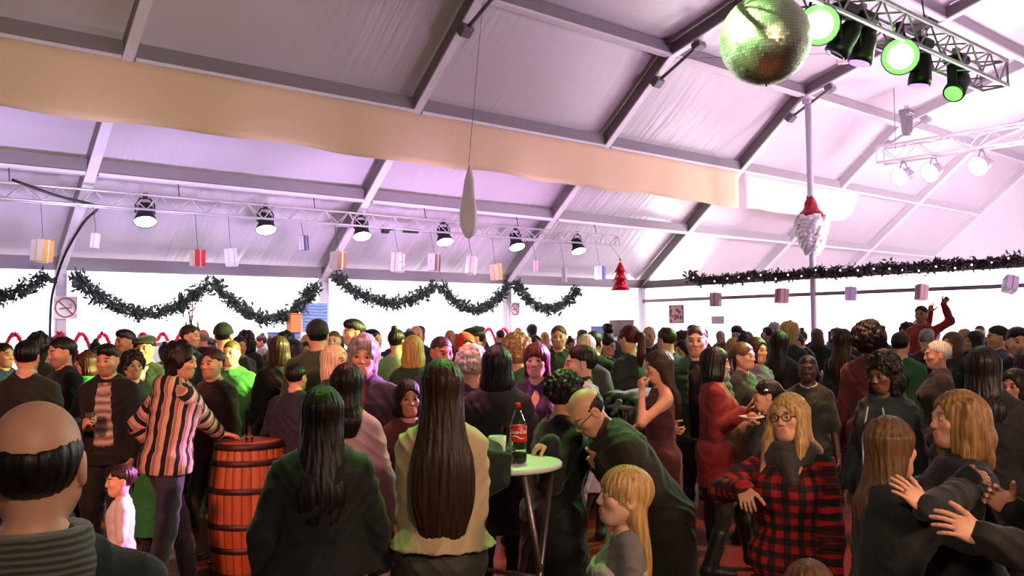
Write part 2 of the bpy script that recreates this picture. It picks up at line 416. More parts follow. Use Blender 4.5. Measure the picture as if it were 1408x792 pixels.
class Fig:
    """proportions and joints of one person, facing -Y, standing on z = 0, drawn for a 1.75 m adult"""
    def __init__(s, sex='m', lean=0, tilt=0, twist=0, head=(0, 0, 0), arms=None, feet=None, build=1.0, hs=1.0, crouch=0, **_):
        s.sex = sex; s.hs = hs; s.build = build
        s.st = [(z, a * build, b * build, y) for z, a, b, y in (MALE if sex == 'm' else FEM)]
        s.R = rot('Z', twist) @ rot('Y', tilt) @ rot('X', lean); s.piv = A([0, 0, .92 - crouch])
        s.crouch = crouch
        s.T = lambda p: s.piv + s.R @ (A(p, float) - A([0, 0, .92]))
        yaw, pitch, roll = head
        s.Rh = rot('Z', yaw) @ rot('X', pitch) @ rot('Y', roll)
        s.Ry = rot('Z', yaw)
        s.nb = s.T((0, .012, 1.46))
        s.HC = s.nb + N(s.R @ A([0, 0, 1.]) * .6 + s.Rh @ A([0, -.04, 1.]) * .6) * .155 * (1 + (hs - 1) * .8) + s.Rh @ A([0, -.012, 0])
        s.top = s.HC + A([0, 0, .128 * hs])
        sx = (.158 if sex == 'm' else .138) * build
        arms = arms or {}
        s.arm = {}
        for sd, nm in ((1, 'L'), (-1, 'R')):
            a = arms.get(nm, {})
            S = s.T((sd * sx, .012, 1.375))
            T_ = A(a.get('hand', (sd * (.25 * build + .005), -.04, .83)), float)
            E, W = ik(S, T_, .285, .255, a.get('hint', (sd * .5, .6, -.3)))
            d = N(W - E)
            hd = N(a.get('dir', d)); pn = N(a.get('palm', (-sd, 0, 0))); pn = N(pn - hd * (pn @ hd))
            s.arm[nm] = (S, E, W, hd, pn, a.get('curl', 22), sd)
        s.leg = {}
        feet = feet or {}
        for sd, nm in ((1, 'L'), (-1, 'R')):
            f = feet.get(nm, (sd * .105, .02, 0, 0))
            Hh = A([sd * .088, .005, .90 - crouch]); An = A([f[0], f[1], .085 + f[2]])
            K, An = ik(Hh, An, .425, .415, (f[0] * .3, -1, 0))
            s.leg[nm] = (Hh, K, An, f[3])
    def c(s, *p): return s.HC + s.Rh @ (A(p, float) * s.hs)
    # -- skin
    def main(s, h):
        F = Field()
        F.loft(s.st, s.R, s.piv - s.R @ A([0, 0, .92]), k=.02)
        fm = 1.0 if s.sex == 'm' else .86
        if s.sex == 'f':
            for sd in (1, -1): F.el(s.T((sd * .068 * s.build, -.092 * s.build, 1.265)), (.058, .052, .06), s.R, k=.03)
        for nm in 'LR':
            S, E, W, *_ = s.arm[nm]
            F.rc(S, E, .049 * fm, .038 * fm, k=.045).rc(E, W, .038 * fm, .026 * fm, k=.02)
            sd = 1 if nm == 'L' else -1; F.rc(s.T((sd * .03, .02, 1.455)), s.T((sd * .115, .015, 1.40)), .045, .042, k=.03)
            Hh, K, An, ya = s.leg[nm]
            F.rc(Hh, K, .085, .056, k=.04).rc(K, An, .055, .036, k=.02)
            t = rot('Z', ya) @ A([0, -1., 0]); F.rc(An + t * -.03 - A([0, 0, .045]), An + t * .13 - A([0, 0, .055]), .034, .026, k=.02)
        s.neck(F)
        return F.mesh(h)
    def neck(s, F):
        r = .055 if s.sex == 'm' else .046
        F.rc(s.nb - s.R @ A([0, 0, .03]), s.c(0, .022, -.055), r, r * .95, k=.03)
    def headmesh(s, h):
        F = Field(); hs = s.hs; R = s.Rh; f = s.sex == 'f'
        def el(p, r, k=.02, op='u'): F.el(s.c(*p), A(r) * hs, R, k * hs, op)
        def rc(a, b, ra, rb=None, k=.02, op='u'): F.rc(s.c(*a), s.c(*b), ra * hs, (ra if rb is None else rb) * hs, k * hs, op)
        r = .055 if not f else .046
        F.rc(s.nb, s.c(0, .022, -.055), r, r * .95, k=.01)
        el((0, .016, .032), (.075, .096, .086))
        el((0, -.022, -.03), (.061 if f else .064, .068, .086), .03)
        el((0, -.058, -.088), (.026 if f else .031, .025, .024), .035)
        for sd in (1, -1):
            el((sd * .04, -.058, -.022), (.022, .022, .02), .025)
            rc((sd * .05, .0, -.05), (sd * .022, -.05, -.095), .02, .018, .03)
        rc((-.034, -.081, .02), (.034, -.081, .02), .009, None, .02)
        for sd in (1, -1):
            el((sd * .032, -.096, .0), (.017, .014, .012), .014, 's')
            el((sd * .032, -.077, .001), (.0145, .0125, .0125), .004)
        rc((0, -.085, .012), (0, -.101, -.029), .0075, .0105, .012)
        for sd in (1, -1): el((sd * .012, -.096, -.034), (.008, .010, .007), .008)
        rc((-.018, -.083, -.059), (.018, -.083, -.059), .0065, None, .008)
        rc((-.016, -.083, -.068), (.016, -.083, -.068), .0075, None, .008)
        el((0, -.094, -.0635), (.022, .006, .0016), .004, 's')
        for sd in (1, -1):
            el((sd * .077, .014, -.008), (.009, .021, .032), .01)
            el((sd * .085, .008, -.006), (.005, .010, .018), .006, 's')
        return F.mesh(h * hs)
    def hand(s, nm, h):
        S, E, W, d, n, curl, sd = s.arm[nm]
        F = Field(); t = N(np.cross(d, n)) * -sd
        k = 1.0 if s.sex == 'm' else .92
        if s.hs > 1.05: k *= 1.05
        fa = N(W - E)
        F.rc(W - fa * .045, W, .030 * k, .027 * k, k=.01)
        Rm = np.stack([d, t, n], 1)
        F.el(W + d * .046 * k, A([.054, .041, .0165]) * k, Rm, k=.02)
        F.rc(W + d * .02 * k + t * .018 * k, W + d * .05 * k + t * .03 * k, .016 * k, .015 * k, k=.015)
        for i in range(4):
            b = W + (d * (.086 - .004 * abs(i - 1.2)) + t * (.029 - .0195 * i)) * k
            L = (.072, .080, .074, .058)[i] * k; dd = N(d + t * (.10 - .075 * i)); ang = 0; p = b - dd * .02
            q = b; r = (.0086 - .0004 * i) * k
            F.rc(p, q, r * 1.1, r * 1.05, k=.008)
            for j, fr in enumerate((.44, .30, .26)):
                ang += math.radians(curl * (1.0 if j else .8) * (1 + .10 * i))
                dv = dd * math.cos(ang) + n * math.sin(ang); q2 = q + dv * L * fr
                F.rc(q, q2, r * (1.02 - .07 * j), r * (.95 - .07 * j), k=.0025); q = q2
        b = W + (d * .028 + t * .034) * k; dv = N(d * .75 + t * .62 + n * .25); q = b
        for j, fr in enumerate((.036, .031, .026)):
            q2 = q + dv * fr * k; F.rc(q, q2, (.0115 - .001 * j) * k, (.0105 - .001 * j) * k, k=.006); q = q2
            dv = N(dv + n * math.radians(curl) * .6 + d * .12)
        return F.mesh(h)
    # -- clothing
    def garment(s, h, th=.014, hem=.90, sleeve=1.0, flare=0.0, loose=0.0, neck=.058, depth=0.0, ridge=0, open=None, hood=False, collar=False, sleeves=True, strap=False, roll=0, flat=1.0, **_):
        F = Field(); st = [(z, a + loose, b + loose * .8, y) for z, a, b, y in s.st if z > .86]
        o = s.piv - s.R @ A([0, 0, .92])
        st = [x for x in st if x[0] < 1.475]; up = [x for x in st if x[0] >= max(hem, .86) - .02] if hem < 1.2 else st
        if hem > .88:
            z0 = up[0]; a = np.interp(hem, [q[0] for q in st], [q[1] for q in st]); b = np.interp(hem, [q[0] for q in st], [q[2] for q in st])
            up = [(hem, a + flare, b + flare, .004)] + [q for q in st if q[0] > hem + .02]
        if strap: up = [q for q in up if q[0] < 1.36]
        F.loft(up, s.R, o, th, k=.02)
        if hem <= .88:
            lo = [(hem - s.crouch * .5, .165 + flare, .13 + flare, .0), (.75, .175 + flare * .5 + loose, .13 + flare * .5, .004), (.90 - s.crouch, .172 + loose, .118 + loose, .006), (.97 - s.crouch, .165 + loose, .11, .004)]
            F.loft(lo, None, (0, 0, 0), th, k=.06)
        fm = 1.0 if s.sex == 'm' else .88
        if s.sex == 'f' and not loose > .03:
            for sd in (1, -1): F.el(s.T((sd * .068 * s.build, -.090 * s.build, 1.265)), A([.058, .052, .06]) + th, s.R, k=.035)
        if sleeves and sleeve > 0:
            for nm in 'LR':
                S, E, W, *_ = s.arm[nm]
                t1 = min(1, sleeve * 2); t2 = max(0, sleeve * 2 - 1)
                E2 = S + (E - S) * t1
                F.rc(S, E2, .049 * fm + th, (.040 if t1 == 1 else .045) * fm + th + loose * .3, k=.04)
                sd = 1 if nm == 'L' else -1; F.rc(s.T((sd * .045, .02, 1.442)), s.T((sd * .115, .015, 1.40)), .045 * fm + th, .042 * fm + th, k=.025)
                if t2 > 0: F.rc(E, E + (W - E) * t2 * .97, .040 * fm + th + loose * .3, .029 + th * .8 + loose * .2, k=.02)
        if hood:
            hcx = s.T((0, .085, 1.44)); F.el(hcx, (.13, .075, .085), s.R, k=.03); F.el(s.T((0, .07, 1.51)), (.075, .045, .06), s.R, k=.02, op='s')
            F.rc(s.T((.10, .03, 1.46)), s.T((.055, -.075, 1.40)), .032, .022, k=.03); F.rc(s.T((-.10, .03, 1.46)), s.T((-.055, -.075, 1.40)), .032, .022, k=.03)
        if collar:
            for sd in (1, -1):
                F.rc(s.T((sd * .03, .075, 1.485)), s.T((sd * .075, .01, 1.475)), .020, .020, k=.015); F.rc(s.T((sd * .075, .01, 1.475)), s.T((sd * .04, -.07, 1.425)), .020, .016, k=.015)
        if roll:
            F.rc(s.nb - s.R @ A([0, 0, .02]), s.nb + (s.HC - s.nb) * .32, .07, .066, k=.02)
        # neck opening
        if not roll:
            F.rc(s.T((0, .012, 1.475)), s.c(0, .01, -.02), neck, neck, k=.006, op='s')
            if depth: F.rc(s.T((0, -.10, 1.46)), s.T((0, -.12, 1.46 - depth)), .055, .02, k=.01, op='s')
        if open:
            zt, zb, wt, wb = open
            F.loft([(zb, wb, .2, -.24), (zt, wt, .2, -.24)], s.R, o, 0, k=.01, op='s', e=4)
        V, Q = F.mesh(h)
        u = V[:, 0].copy()
        # position along the sleeve where the sleeve is nearest
        best = np.full(len(V), 9.)
        tl = (V - s.piv) @ s.R; u[:] = np.arctan2(tl[:, 0], tl[:, 1] * 1.5) * .17
        zt = tl[:, 2] + .92; aa = np.interp(zt, [q_[0] for q_ in st], [q_[1] for q_ in st]); bb = np.interp(zt, [q_[0] for q_ in st], [q_[2] for q_ in st])
        dtor = (np.sqrt((tl[:, 0] / aa) ** 2 + (tl[:, 1] / bb) ** 2) - 1) * np.minimum(aa, bb)
        for nm in 'LR':
            S, E, W, *_ = s.arm[nm]; L1 = np.linalg.norm(E - S)
            for (a, b, l0) in ((S, E, 0), (E, W, L1)):
                ab = b - a; tu = ((V - a) @ ab) / (ab @ ab); t = np.clip(tu, 0, 1); dd = np.linalg.norm(V - a - t[:, None] * ab, axis=1)
                m_ = (dd < best) & (dd - .045 < dtor) & (dd < .072 + th) ; u = np.where(m_, l0 + (tu if l0 == 0 else t) * np.linalg.norm(ab), u); best = np.where(m_, dd, best)
        if ridge:
            zz = tl[:, 2] + .92; ph = np.abs(np.sin(PI * zz / ridge)); c0 = s.T((0, 0, 1.2))
            rad = V - (s.piv + np.outer(tl[:, 2], s.R[:, 2])); rad /= np.linalg.norm(rad, axis=1)[:, None] + 1e-6
            V = V + rad * (ph * .014 - .004)[:, None]
        return V, Q, u
    def trousers(s, h, th=.011, wide=0.0, waist=.95, length=1.0, skirt=None, **_):
        F = Field(); cr = s.crouch
        F.loft([(.83 - cr, .12, .095, .005), (.88 - cr, .165, .113, .005), (min(.93, waist - .01) - cr, .166, .113, .006), (waist - cr, .163, .110, .004)], None, (0, 0, 0), th, k=.03)
        for nm in 'LR':
            Hh, K, An, ya = s.leg[nm]
            F.rc(Hh, K, .080 + th, .058 + th + wide, k=.03)
            if length >= 1: F.rc(K, An - A([0, 0, .03]), .056 + th + wide, .042 + th + wide, k=.02)
        return F.mesh(h)
    def shoe(s, nm, h, boot=0.0, heel=0.0):
        Hh, K, An, ya = s.leg[nm]; F = Field(); t = rot('Z', ya) @ A([0, -1., 0]); z = A([0, 0, 1.])
        b = An - z * .085
        F.rc(b - t * .045 + z * .045, b + t * .06 + z * .04, .043, .044, k=.02); F.rc(b + t * .06 + z * .036, b + t * .165 + z * .026, .044, .034, k=.03)
        F.rc(b - t * .03 + z * .05, An + (K - An) * (.06 + boot), .046, .050 + (.012 if boot else 0), k=.03)
        F.half((0, 0, -1), (0, 0, b[2] + .004), .004)
        return F.mesh(h)
    # -- hair
    def hair(s, style, h, L=.3, w=.11, seed=0, q_locks=0, fluff=0):
        F = Field(); hs = s.hs; R = s.Rh
        def el(p, r, k=.02, op='u'): F.el(s.c(*p), A(r) * hs, R, k * hs, op)
        def face(wd=.066, top=.075):
            el((0, -.115, top - .115), (wd, .075, .115), .02, 's')
        if style == 'short':
            el((0, .016, .036), (.082, .104, .092))
            face(.078, .088)
            for sd in (1, -1): el((sd * .088, -.012, -.028), (.03, .05, .05), .015, 's'); el((sd * .08, -.06, -.03), (.04, .055, .085), .015, 's')
            F.half(R @ A([0, -.35, -1]), s.c(0, .06, -.062), .01)
        elif style == 'quiff':
            el((0, .016, .034), (.080, .102, .090)); el((0, -.02, .085), (.066, .078, .048), .03)
            face(.074, .07)
            for sd in (1, -1): el((sd * .09, -.012, -.03), (.03, .05, .055), .015, 's'); el((sd * .08, -.06, -.03), (.04, .055, .085), .015, 's')
            F.half(R @ A([0, -.35, -1]), s.c(0, .06, -.055), .01)
        elif style == 'buzz':
            el((0, .016, .032), (.078, .0995, .089)); face(.07, .066)
            for sd in (1, -1): el((sd * .088, -.012, -.028), (.03, .05, .05), .015, 's'); el((sd * .08, -.06, -.03), (.04, .055, .085), .015, 's')
            F.half(R @ A([0, -.35, -1]), s.c(0, .06, -.055), .01)
        elif style == 'bald':
            el((0, .02, .022), (.0785, .099, .084)); el((0, -.055, .085), (.085, .105, .07), .03, 's'); el((0, .025, .125), (.066, .120, .105), .035, 's'); face(.08, .05)
            for sd in (1, -1): el((sd * .088, -.012, -.028), (.03, .045, .045), .015, 's')
            F.half(R @ A([0, -.35, -1]), s.c(0, .06, -.06), .01); F.half(R @ A([0, -1, .1]), s.c(0, -.03, 0), .01)
        elif style in ('long', 'bob'):
            el((0, .018, .034), (.088, .110, .098))
            o = s.HC; Rf = s.Ry
            if style == 'long':
                F.loft([(-L, w * .62, .026, .125), (-L * .75, w, .040, .128), (-.30 if L > .4 else -L * .5, w * 1.02, .048, .115), (-.16, .098, .055, .075), (-.04, .093, .082, .035), (.05, .086, .10, .018)], Rf, o, 0, k=.03, sm=1)
            else:
                F.loft([(-L, w * .84, .078, .03), (-L * .6, w, .095, .022), (-.02, .094, .105, .018), (.06, .08, .09, .018)], Rf, o, 0, k=.03, sm=1)
            face(.062, .075)
            F.rc(s.HC + s.Ry @ A([0, -.09, -.05]), s.HC + s.Ry @ A([0, -.14, -.30]), .060, .10, k=.015, op='s')
            if style == 'long':
                F.rc(s.nb + (s.HC - s.nb) * -.5, s.HC + s.Rh @ A([0, -.03, -.03]), .055, .058, k=.02, op='s')
        if style in ('long', 'bob') and q_locks:
            for sd in (1, -1): F.rc(s.c(sd * .078, -.02, .03), s.HC + s.Ry @ A([sd * .088, -.055, -.12]), .024, .028, k=.03); F.rc(s.HC + s.Ry @ A([sd * .088, -.055, -.12]), s.HC + s.Ry @ A([sd * .095, -.12, -q_locks]), .028, .018, k=.03)
        if style == 'bob' and fluff:
            r = random.Random(seed + 9)
            for i in range(60):
                z = r.uniform(-L * .95, .06); a = r.uniform(-.12, 1.12) * PI; wz = np.interp(z, [-L, -L * .6, -.02, .06], [w * .84, w, .094, .08])
                F.el(s.HC + s.Ry @ A([wz * math.cos(a), .02 + wz * 1.0 * math.sin(a), z]), (.022, .022, .045), None, .02)
        if style == 'fringe':        # long with a straight fringe
            el((0, .014, .034), (.088, .114, .098)); o = s.HC; Rf = s.Ry
            F.loft([(-L, w * .7, .03, .10), (-L * .6, w, .045, .09), (-.14, .098, .060, .06), (-.04, .093, .085, .03), (.05, .086, .10, .018)], Rf, o, 0, k=.03, sm=1)
            face(.062, .035)
            F.rc(s.HC + s.Ry @ A([0, -.09, -.06]), s.HC + s.Ry @ A([0, -.14, -.30]), .058, .10, k=.015, op='s')
        elif style in ('curly', 'afro'):
            r = random.Random(seed + 5); g = .012 if style == 'curly' else .040
            el((0, .022, .036), (.084 + g, .104 + g, .094 + g))
            for i in range(170):
                v = N(A([r.gauss(0, 1), r.gauss(.3, 1), r.gauss(.35, 1)]))
                if v[2] < -.55: continue
                F.el(s.c(*(A([0, .022, .036]) + v * A([.084 + g, .104 + g, .094 + g]))), A([.017] * 3) * hs * r.uniform(.7, 1.2), None, .008)
            if L > .12:
                for i in range(150):
                    z = -r.uniform(.02, L); a = r.uniform(-.15, 1.15) * PI; rad = w * (1 - .25 * abs(z) / L)
                    F.el(s.HC + s.Ry @ A([rad * math.cos(a), .03 + rad * .9 * math.sin(a), z]), A([.024] * 3) * r.uniform(.7, 1.2), None, .014)
            face(.066, .072)
        elif style in ('bun', 'ponytail'):
            el((0, .018, .034), (.083, .105, .093)); face(.072, .07)
            for sd in (1, -1): el((sd * .09, -.02, -.028), (.026, .04, .04), .015, 's')
            F.half(R @ A([0, -.6, -1]), s.c(0, .06, -.075), .01)
            if style == 'bun': el((0, .055, .13), (.036, .036, .034), .015)
            else:
                p0 = s.c(0, .115, .03); p1 = s.c(0, .155, .0); p2 = s.HC + s.Ry @ A([0, .15, -L * .5]); p3 = s.HC + s.Ry @ A([0, .13, -L])
                F.rc(p0, p1, .024, .032, k=.02).rc(p1, p2, .034, .038, k=.02).rc(p2, p3, .038, .014, k=.02)
        elif style == 'messy':         # collar length, swept back, thick
            el((0, .02, .04), (.092, .112, .10)); o = s.HC
            F.loft([(-.15, .07, .035, .075), (-.09, .085, .06, .05), (0, .09, .095, .025), (.05, .08, .09, .02)], s.Ry, o, 0, k=.03)
            r = random.Random(seed + 3)
            for i in range(40):
                v = N(A([r.gauss(0, 1), r.gauss(.3, 1), r.gauss(.2, 1)]))
                F.el(s.c(*(A([0, .02, .03]) + v * A([.088, .108, .098]))), A([.02, .02, .03]) * hs, None, .015)
            face(.066, .062)
            F.rc(s.HC + s.Ry @ A([0, -.08, -.05]), s.HC + s.Ry @ A([0, -.12, -.30]), .06, .10, k=.015, op='s')
        if style not in ('buzz',):
            pass
        V, Q = F.mesh(h)
        if len(V):
            q = (V - s.HC) @ s.Rh; a = np.arctan2(q[:, 0], q[:, 1] + .0)
            amp = {'short': .0025, 'buzz': .0008, 'bald': .001, 'curly': .004, 'afro': .005}.get(style, .0020)
            k_ = amp * (np.sin(a * 23 + q[:, 2] * 14) + .7 * np.sin(a * 37 + 2 - q[:, 2] * 9 + np.sin(q[:, 2] * 30)) )
            rad = q.copy(); rad[:, 2] *= .3; rad /= np.linalg.norm(rad, axis=1)[:, None] + 1e-6
            V = V + (rad * k_[:, None]) @ s.Rh.T
            if L > .2 and style in ('long', 'fringe'):    # uneven ends
                low = np.clip((s.HC[2] - .25 - V[:, 2]) / .2, 0, 1); V[:, 2] -= low * .006 * np.sin(V[:, 0] * 70)
        return V, Q
def tints(V, f, stubble, lips, browdark, far=1.0):
    q = ((V - f.HC) @ f.Rh) / f.hs; x, y, z = q.T; T_ = np.ones((len(V), 3)); ax = np.abs(x)
    def soft(d): return np.clip(1 - d, 0, 1)
    front = (y < -.055) & (np.abs(z) < .13)
    li = soft(((x / .027) ** 2 + ((z + .0635) / .0125) ** 2) ** 2) * front; T_ = T_ * (1 - li[:, None] * (1 - A(lips)))
    br = soft((((ax - .034) / .024) ** 2 + ((z - .0245 + (ax - .034) * .12) / (.0066 * far)) ** 2) ** 2) * front; T_ = T_ * (1 - br[:, None] * (1 - A([browdark] * 3)))
    ey = soft((((ax - .032) / .0175) ** 2 + ((z - .002) / (.0075 * far)) ** 2) ** 3) * front; T_ = T_ * (1 - ey[:, None] * (.80 if far == 1 else .93))
    if stubble:
        st = np.clip((-z - .03) / .02, 0, 1) * np.clip((-y + .02) / .03, 0, 1) * (q[:, 2] > -.135); T_ = T_ * (1 - st[:, None] * stubble * A([.5, .45, .4]))
    ck = soft((((ax - .042) / .025) ** 2 + ((z + .03) / .022) ** 2)) * front; T_ = T_ * (1 - ck[:, None] * A([0, .10, .08]))
    return np.clip(T_, 0.02, 1)
EYE_W = None
NSTAT = []
def build_person(name, q, near=True, sc=1.0):
    """q: dict describing one person; returns an Empty with body, hair and clothing children (unplaced)"""
    f = Fig(**q); s_ = sc
    d = q.get('d', 9)
    h = q.get('h') or (.0085 if d < 2.4 else .010 if d < 5 else .012 if d < 7.2 else .015)
    hh = q.get('hh') or (.004 if d < 4.2 else .0048 if d < 5.5 else .006 if d < 7.2 else .008)
    hm = q.get('hm') or (.0036 if d < 4 else .005 if d < 7.2 else .007)
    r = empty(name)
    parts = [f.main(h)]; n0 = len(parts[0][0])
    hd = f.headmesh(hh); parts.append(hd); n1 = n0 + len(hd[0])
    for nm in 'LR': parts.append(f.hand(nm, hm))
    V, Q = join(parts); T_ = np.ones((len(V), 4)); T_[n0:n1, :3] = tints(V[n0:n1], f, q.get('stubble', .5 if q.get('sex', 'm') == 'm' else 0), q.get('lips', (1, .62, .62) if q.get('sex', 'm') == 'f' else (1, .78, .78)), q.get('brow', .28), 1.0 if q.get('d', 9) < 4.6 else 1.25)
    me = np_mesh('body', V * s_, Q); at = me.attributes.new('tint', 'FLOAT_COLOR', 'POINT'); at.data.foreach_set('color', T_.astype(np.float32).ravel())
    skin = M('skin', SKIN[q.get('skin', 'fair')], .5)
    link_mesh('body', me, skin, r)
    def put(nm, V, Q, mat, u=None, label=None):
        if len(V) == 0: return None
        me = np_mesh(nm, V * s_, Q)
        if u is not None: a = me.attributes.new('u', 'FLOAT', 'POINT'); a.data.foreach_set('value', u.astype(np.float32))
        o = link_mesh(nm, me, mat, r)
        if label: o['label'] = label
        return o
    if q.get('hair'):
        V, Q = f.hair(q['hair'], (.0065 if d < 4.8 else .008) if near else .012, q.get('L', .3), q.get('hw', .11), q.get('seed', 0), q.get('locks', 0), q.get('fluff', 0))
        put('hair', V, Q, M('hair', HAIR[q.get('hc', 'dark')], .42, curl=q['hair'] in ('curly', 'afro')))
    for g in q.get('tops', []):
        V, Q, u = f.garment(h, **g); V = folds(wob(V, .0025, 24, q['d'] * 3), Q, g.get('wob', .009), q.get('d', 9) * 7 % 6)
        put(g['n'], V, Q, g['m'], u, g.get('label'))
    b = q.get('bottom')
    if b:
        V, Q = f.trousers(h, **b); V = folds(wob(V, .002, 26, 1), Q, .009, 2.0)
        put(b.get('n', 'trousers'), V, Q, b['m'])
    if q.get('shoes', 1):
        for nm in 'LR':
            V, Q = f.shoe(nm, .010 if near else .016, q.get('boot', 0)); put('boot' if q.get('boot') else 'shoe', V, Q, q.get('shoem') or M('cloth', (.06, .05, .05), .4))
    if near and q.get('eyes', d < 9.0) and abs((q.get('face', 0) + q.get('head', (0,))[0] + 180) % 360 - 180) < 125:
        for sd in (1, -1):
            F = Field(); F.el((0, 0, 0), (.0128, .0125, .0118)); V, Q = F.mesh(.0022)
            me = np_mesh('eye', (V @ f.Rh.T * f.hs + f.c(sd * .032, -.0785, .0015)) * s_, Q)
            T2 = np.ones((len(V), 4), np.float32); fr = (V[:, 1] < -.004); e = (V[:, 0] ** 2 + V[:, 2] ** 2)
            lid = np.abs(V[:, 2] + .0005) > (.0048 if d < 4.6 else .0062)
            T2[:, :3] = np.where(lid[:, None], A([[.62, .62, .62]]) * (1 if d < 4.6 else .5), np.where((e < (.0052 if d < 4.6 else .0085) ** 2)[:, None], A([[.05, .04, .04]]), A([[1.1, 1.35, 1.6]])))
            a = me.attributes.new('tint', 'FLOAT_COLOR', 'POINT'); a.data.foreach_set('color', T2.ravel()); link_mesh('eye', me, skin, r)
        for sd in (1, -1):
            F = Field(); bw = .0030 if d < 4.6 else .0042
            F.rc(f.c(sd * .017, -.0865, .0225), f.c(sd * .036, -.0835, .0275), bw * f.hs, k=.002); F.rc(f.c(sd * .036, -.0835, .0275), f.c(sd * .054, -.070, .0225), bw * f.hs, bw * .6 * f.hs, k=.002)
            V, Q = F.mesh(.0022 if d < 4.6 else .003); put('eyebrow', V, Q, M('hair', HAIR[q.get('hc', 'dark') if q.get('hc') not in ('blond', 'pale', 'white', 'grey') else 'lightbrown'], .5))
    f.scale = s_; r_f[r.name] = f
    for ex in q.get('extra', []): ex(f, r, s_)
    return r
r_f = {}
def place(r, f, px, py, d, face, zoff=0.0):
    s_ = f.scale; P = pix(px, py, d); th = math.atan2(-P[1], -P[0]) + math.radians(face); rz = th + PI / 2
    c, s = math.cos(rz), math.sin(rz); t = f.top * s_
    r.location = (P[0] - (c * t[0] - s * t[1]), P[1] - (s * t[0] + c * t[1]), zoff); r.rotation_euler = (0, 0, rz)
    return r
def person(px, py, d, face, label, group=None, zoff=0.0, **q):
    q['d'] = d; q['face'] = face
    f0 = Fig(**q); z = pix(px, py, d)[2] - zoff; sc = z / f0.top[2] * q.get('sfix', 1.0)
    NSTAT.append((label[:46], round(sc * 1.75, 2)))
    if 'warm' in q:                       # wrists that reach a point of the room
        class _o: pass
        o = _o(); f0.scale = sc; place(o, f0, px, py, d, face, zoff); th = o.rotation_euler[2]; arms = dict(q.get('arms') or {})
        for nm, (W3, ex) in q.pop('warm').items():
            v = A(W3, float) - A(o.location); c_, s_ = math.cos(-th), math.sin(-th)
            arms[nm] = dict(hand=(A([c_ * v[0] - s_ * v[1], s_ * v[0] + c_ * v[1], v[2]]) / sc).tolist(), **ex)
            for key in ('dir', 'palm', 'hint'):
                if key in ex and ex.get('w'): e = A(ex[key], float); arms[nm][key] = (c_ * e[0] - s_ * e[1], s_ * e[0] + c_ * e[1], e[2])
        q['arms'] = arms
    r = build_person('person', q, True, sc); f = r_f[r.name]
    place(r, f, px, py, d, face, zoff); tag(r, label, 'person', group)
    PLACED.append((r.location.x, r.location.y, label)); SIGHT.append((px, d, py))
    return r
PLACED = []; SIGHT = []
def hand_world(r, nm, along=.06, out=.035):
    f = r_f[r.name]; S, E, W, d, n, cu, sd = f.arm[nm]; p = (W + d * along + n * out) * f.scale; rz = r.rotation_euler[2]; c, s = math.cos(rz), math.sin(rz)
    return A([r.location.x + c * p[0] - s * p[1], r.location.y + s * p[0] + c * p[1], r.location.z + p[2]])
def vdir(right, up, away):
    """a direction given as to the right of / above / away from the camera"""
    return tuple(RT * right + UP * up + FW * away)
def ring(F, c, R, rx, ry, r, n=20, k=.01):
    for i in range(n):
        a, b = 2 * PI * i / n, 2 * PI * (i + 1) / n; F.rc(c + R @ A([rx * math.cos(a), ry * math.sin(a), 0]), c + R @ A([rx * math.cos(b), ry * math.sin(b), 0]), r, r, k=k)
def add_part(r, nm, F, h, mat, s_, amp=0, label=None):
    V, Q = F.mesh(h)
    if amp: V = wob(V, amp, 30)
    o = link_mesh(nm, np_mesh(nm, V * s_, Q), mat, r)
    if label: o['label'] = label
    return o
def x_glasses(f, r, s_):
    F = Field(); hs = f.hs
    for sd in (1, -1):
        ring(F, f.c(sd * .034, -.098, .0), f.Rh @ rot('X', 90), .025 * hs, .019 * hs, .0022 * hs, 14, .001)
        F.rc(f.c(sd * .058, -.095, .004), f.c(sd * .080, .01, .004), .0022 * hs, k=.001)
    F.rc(f.c(-.01, -.100, .004), f.c(.01, -.100, .004), .0022 * hs, k=.001)
    add_part(r, 'glasses', F, .0017, M('paint', (.05, .04, .04), .3), s_)
def x_scarf(col, big=1.0, mat=None):
    def g(f, r, s_):
        F = Field(); c = f.nb + (f.HC - f.nb) * .12
        ring(F, c - A([0, .0, .02]), f.R, .082 * big, .082 * big, .036, 18, .03); ring(F, c - A([0, 0, .06]), f.R @ rot('X', 10), .105 * big, .10 * big, .040, 18, .03)
        F.rc(f.T((.03, -.13, 1.42)), f.T((.06, -.145, 1.33)), .042, .035, k=.03)
        add_part(r, 'scarf', F, .008, mat or cl(col), s_, .004)
    return g
def x_hat(style, col):
    def g(f, r, s_):
        F = Field()
        if style == 'beanie':
            F.el(f.c(0, .018, .045), A([.089, .110, .095]) * f.hs, f.Rh); F.half(f.Rh @ A([0, -.15, -1]), f.c(0, .0, .03), .008); F.loft([(.02, .088, .108, .018), (.055, .090, .110, .018)], f.Rh, f.HC, k=.01)
        elif style == 'flatcap':
            F.el(f.c(0, .0, .088), A([.092, .125, .040]) * f.hs, f.Rh @ rot('X', 8)); F.el(f.c(0, -.105, .062), A([.070, .05, .010]) * f.hs, f.Rh @ rot('X', 12), k=.01)
        elif style == 'hood':
            F.el(f.c(0, .03, .03), A([.105, .125, .125]) * f.hs, f.Rh); F.rc(f.c(0, .06, -.06), f.T((0, .06, 1.42)), .085, .11, k=.05); F.el(f.c(0, -.12, -.02), A([.075, .11, .105]) * f.hs, f.Rh, k=.02, op='s')
        add_part(r, 'hat' if style != 'hood' else 'hood', F, .008, cl(col), s_, .003)
    return g
def x_clip(f, r, s_):
    F = Field(); F.el(f.c(.088, -.01, .045), (.008, .022, .012), f.Rh); add_part(r, 'hair_clip', F, .004, M('metal', (.9, .88, .85), .3), s_)
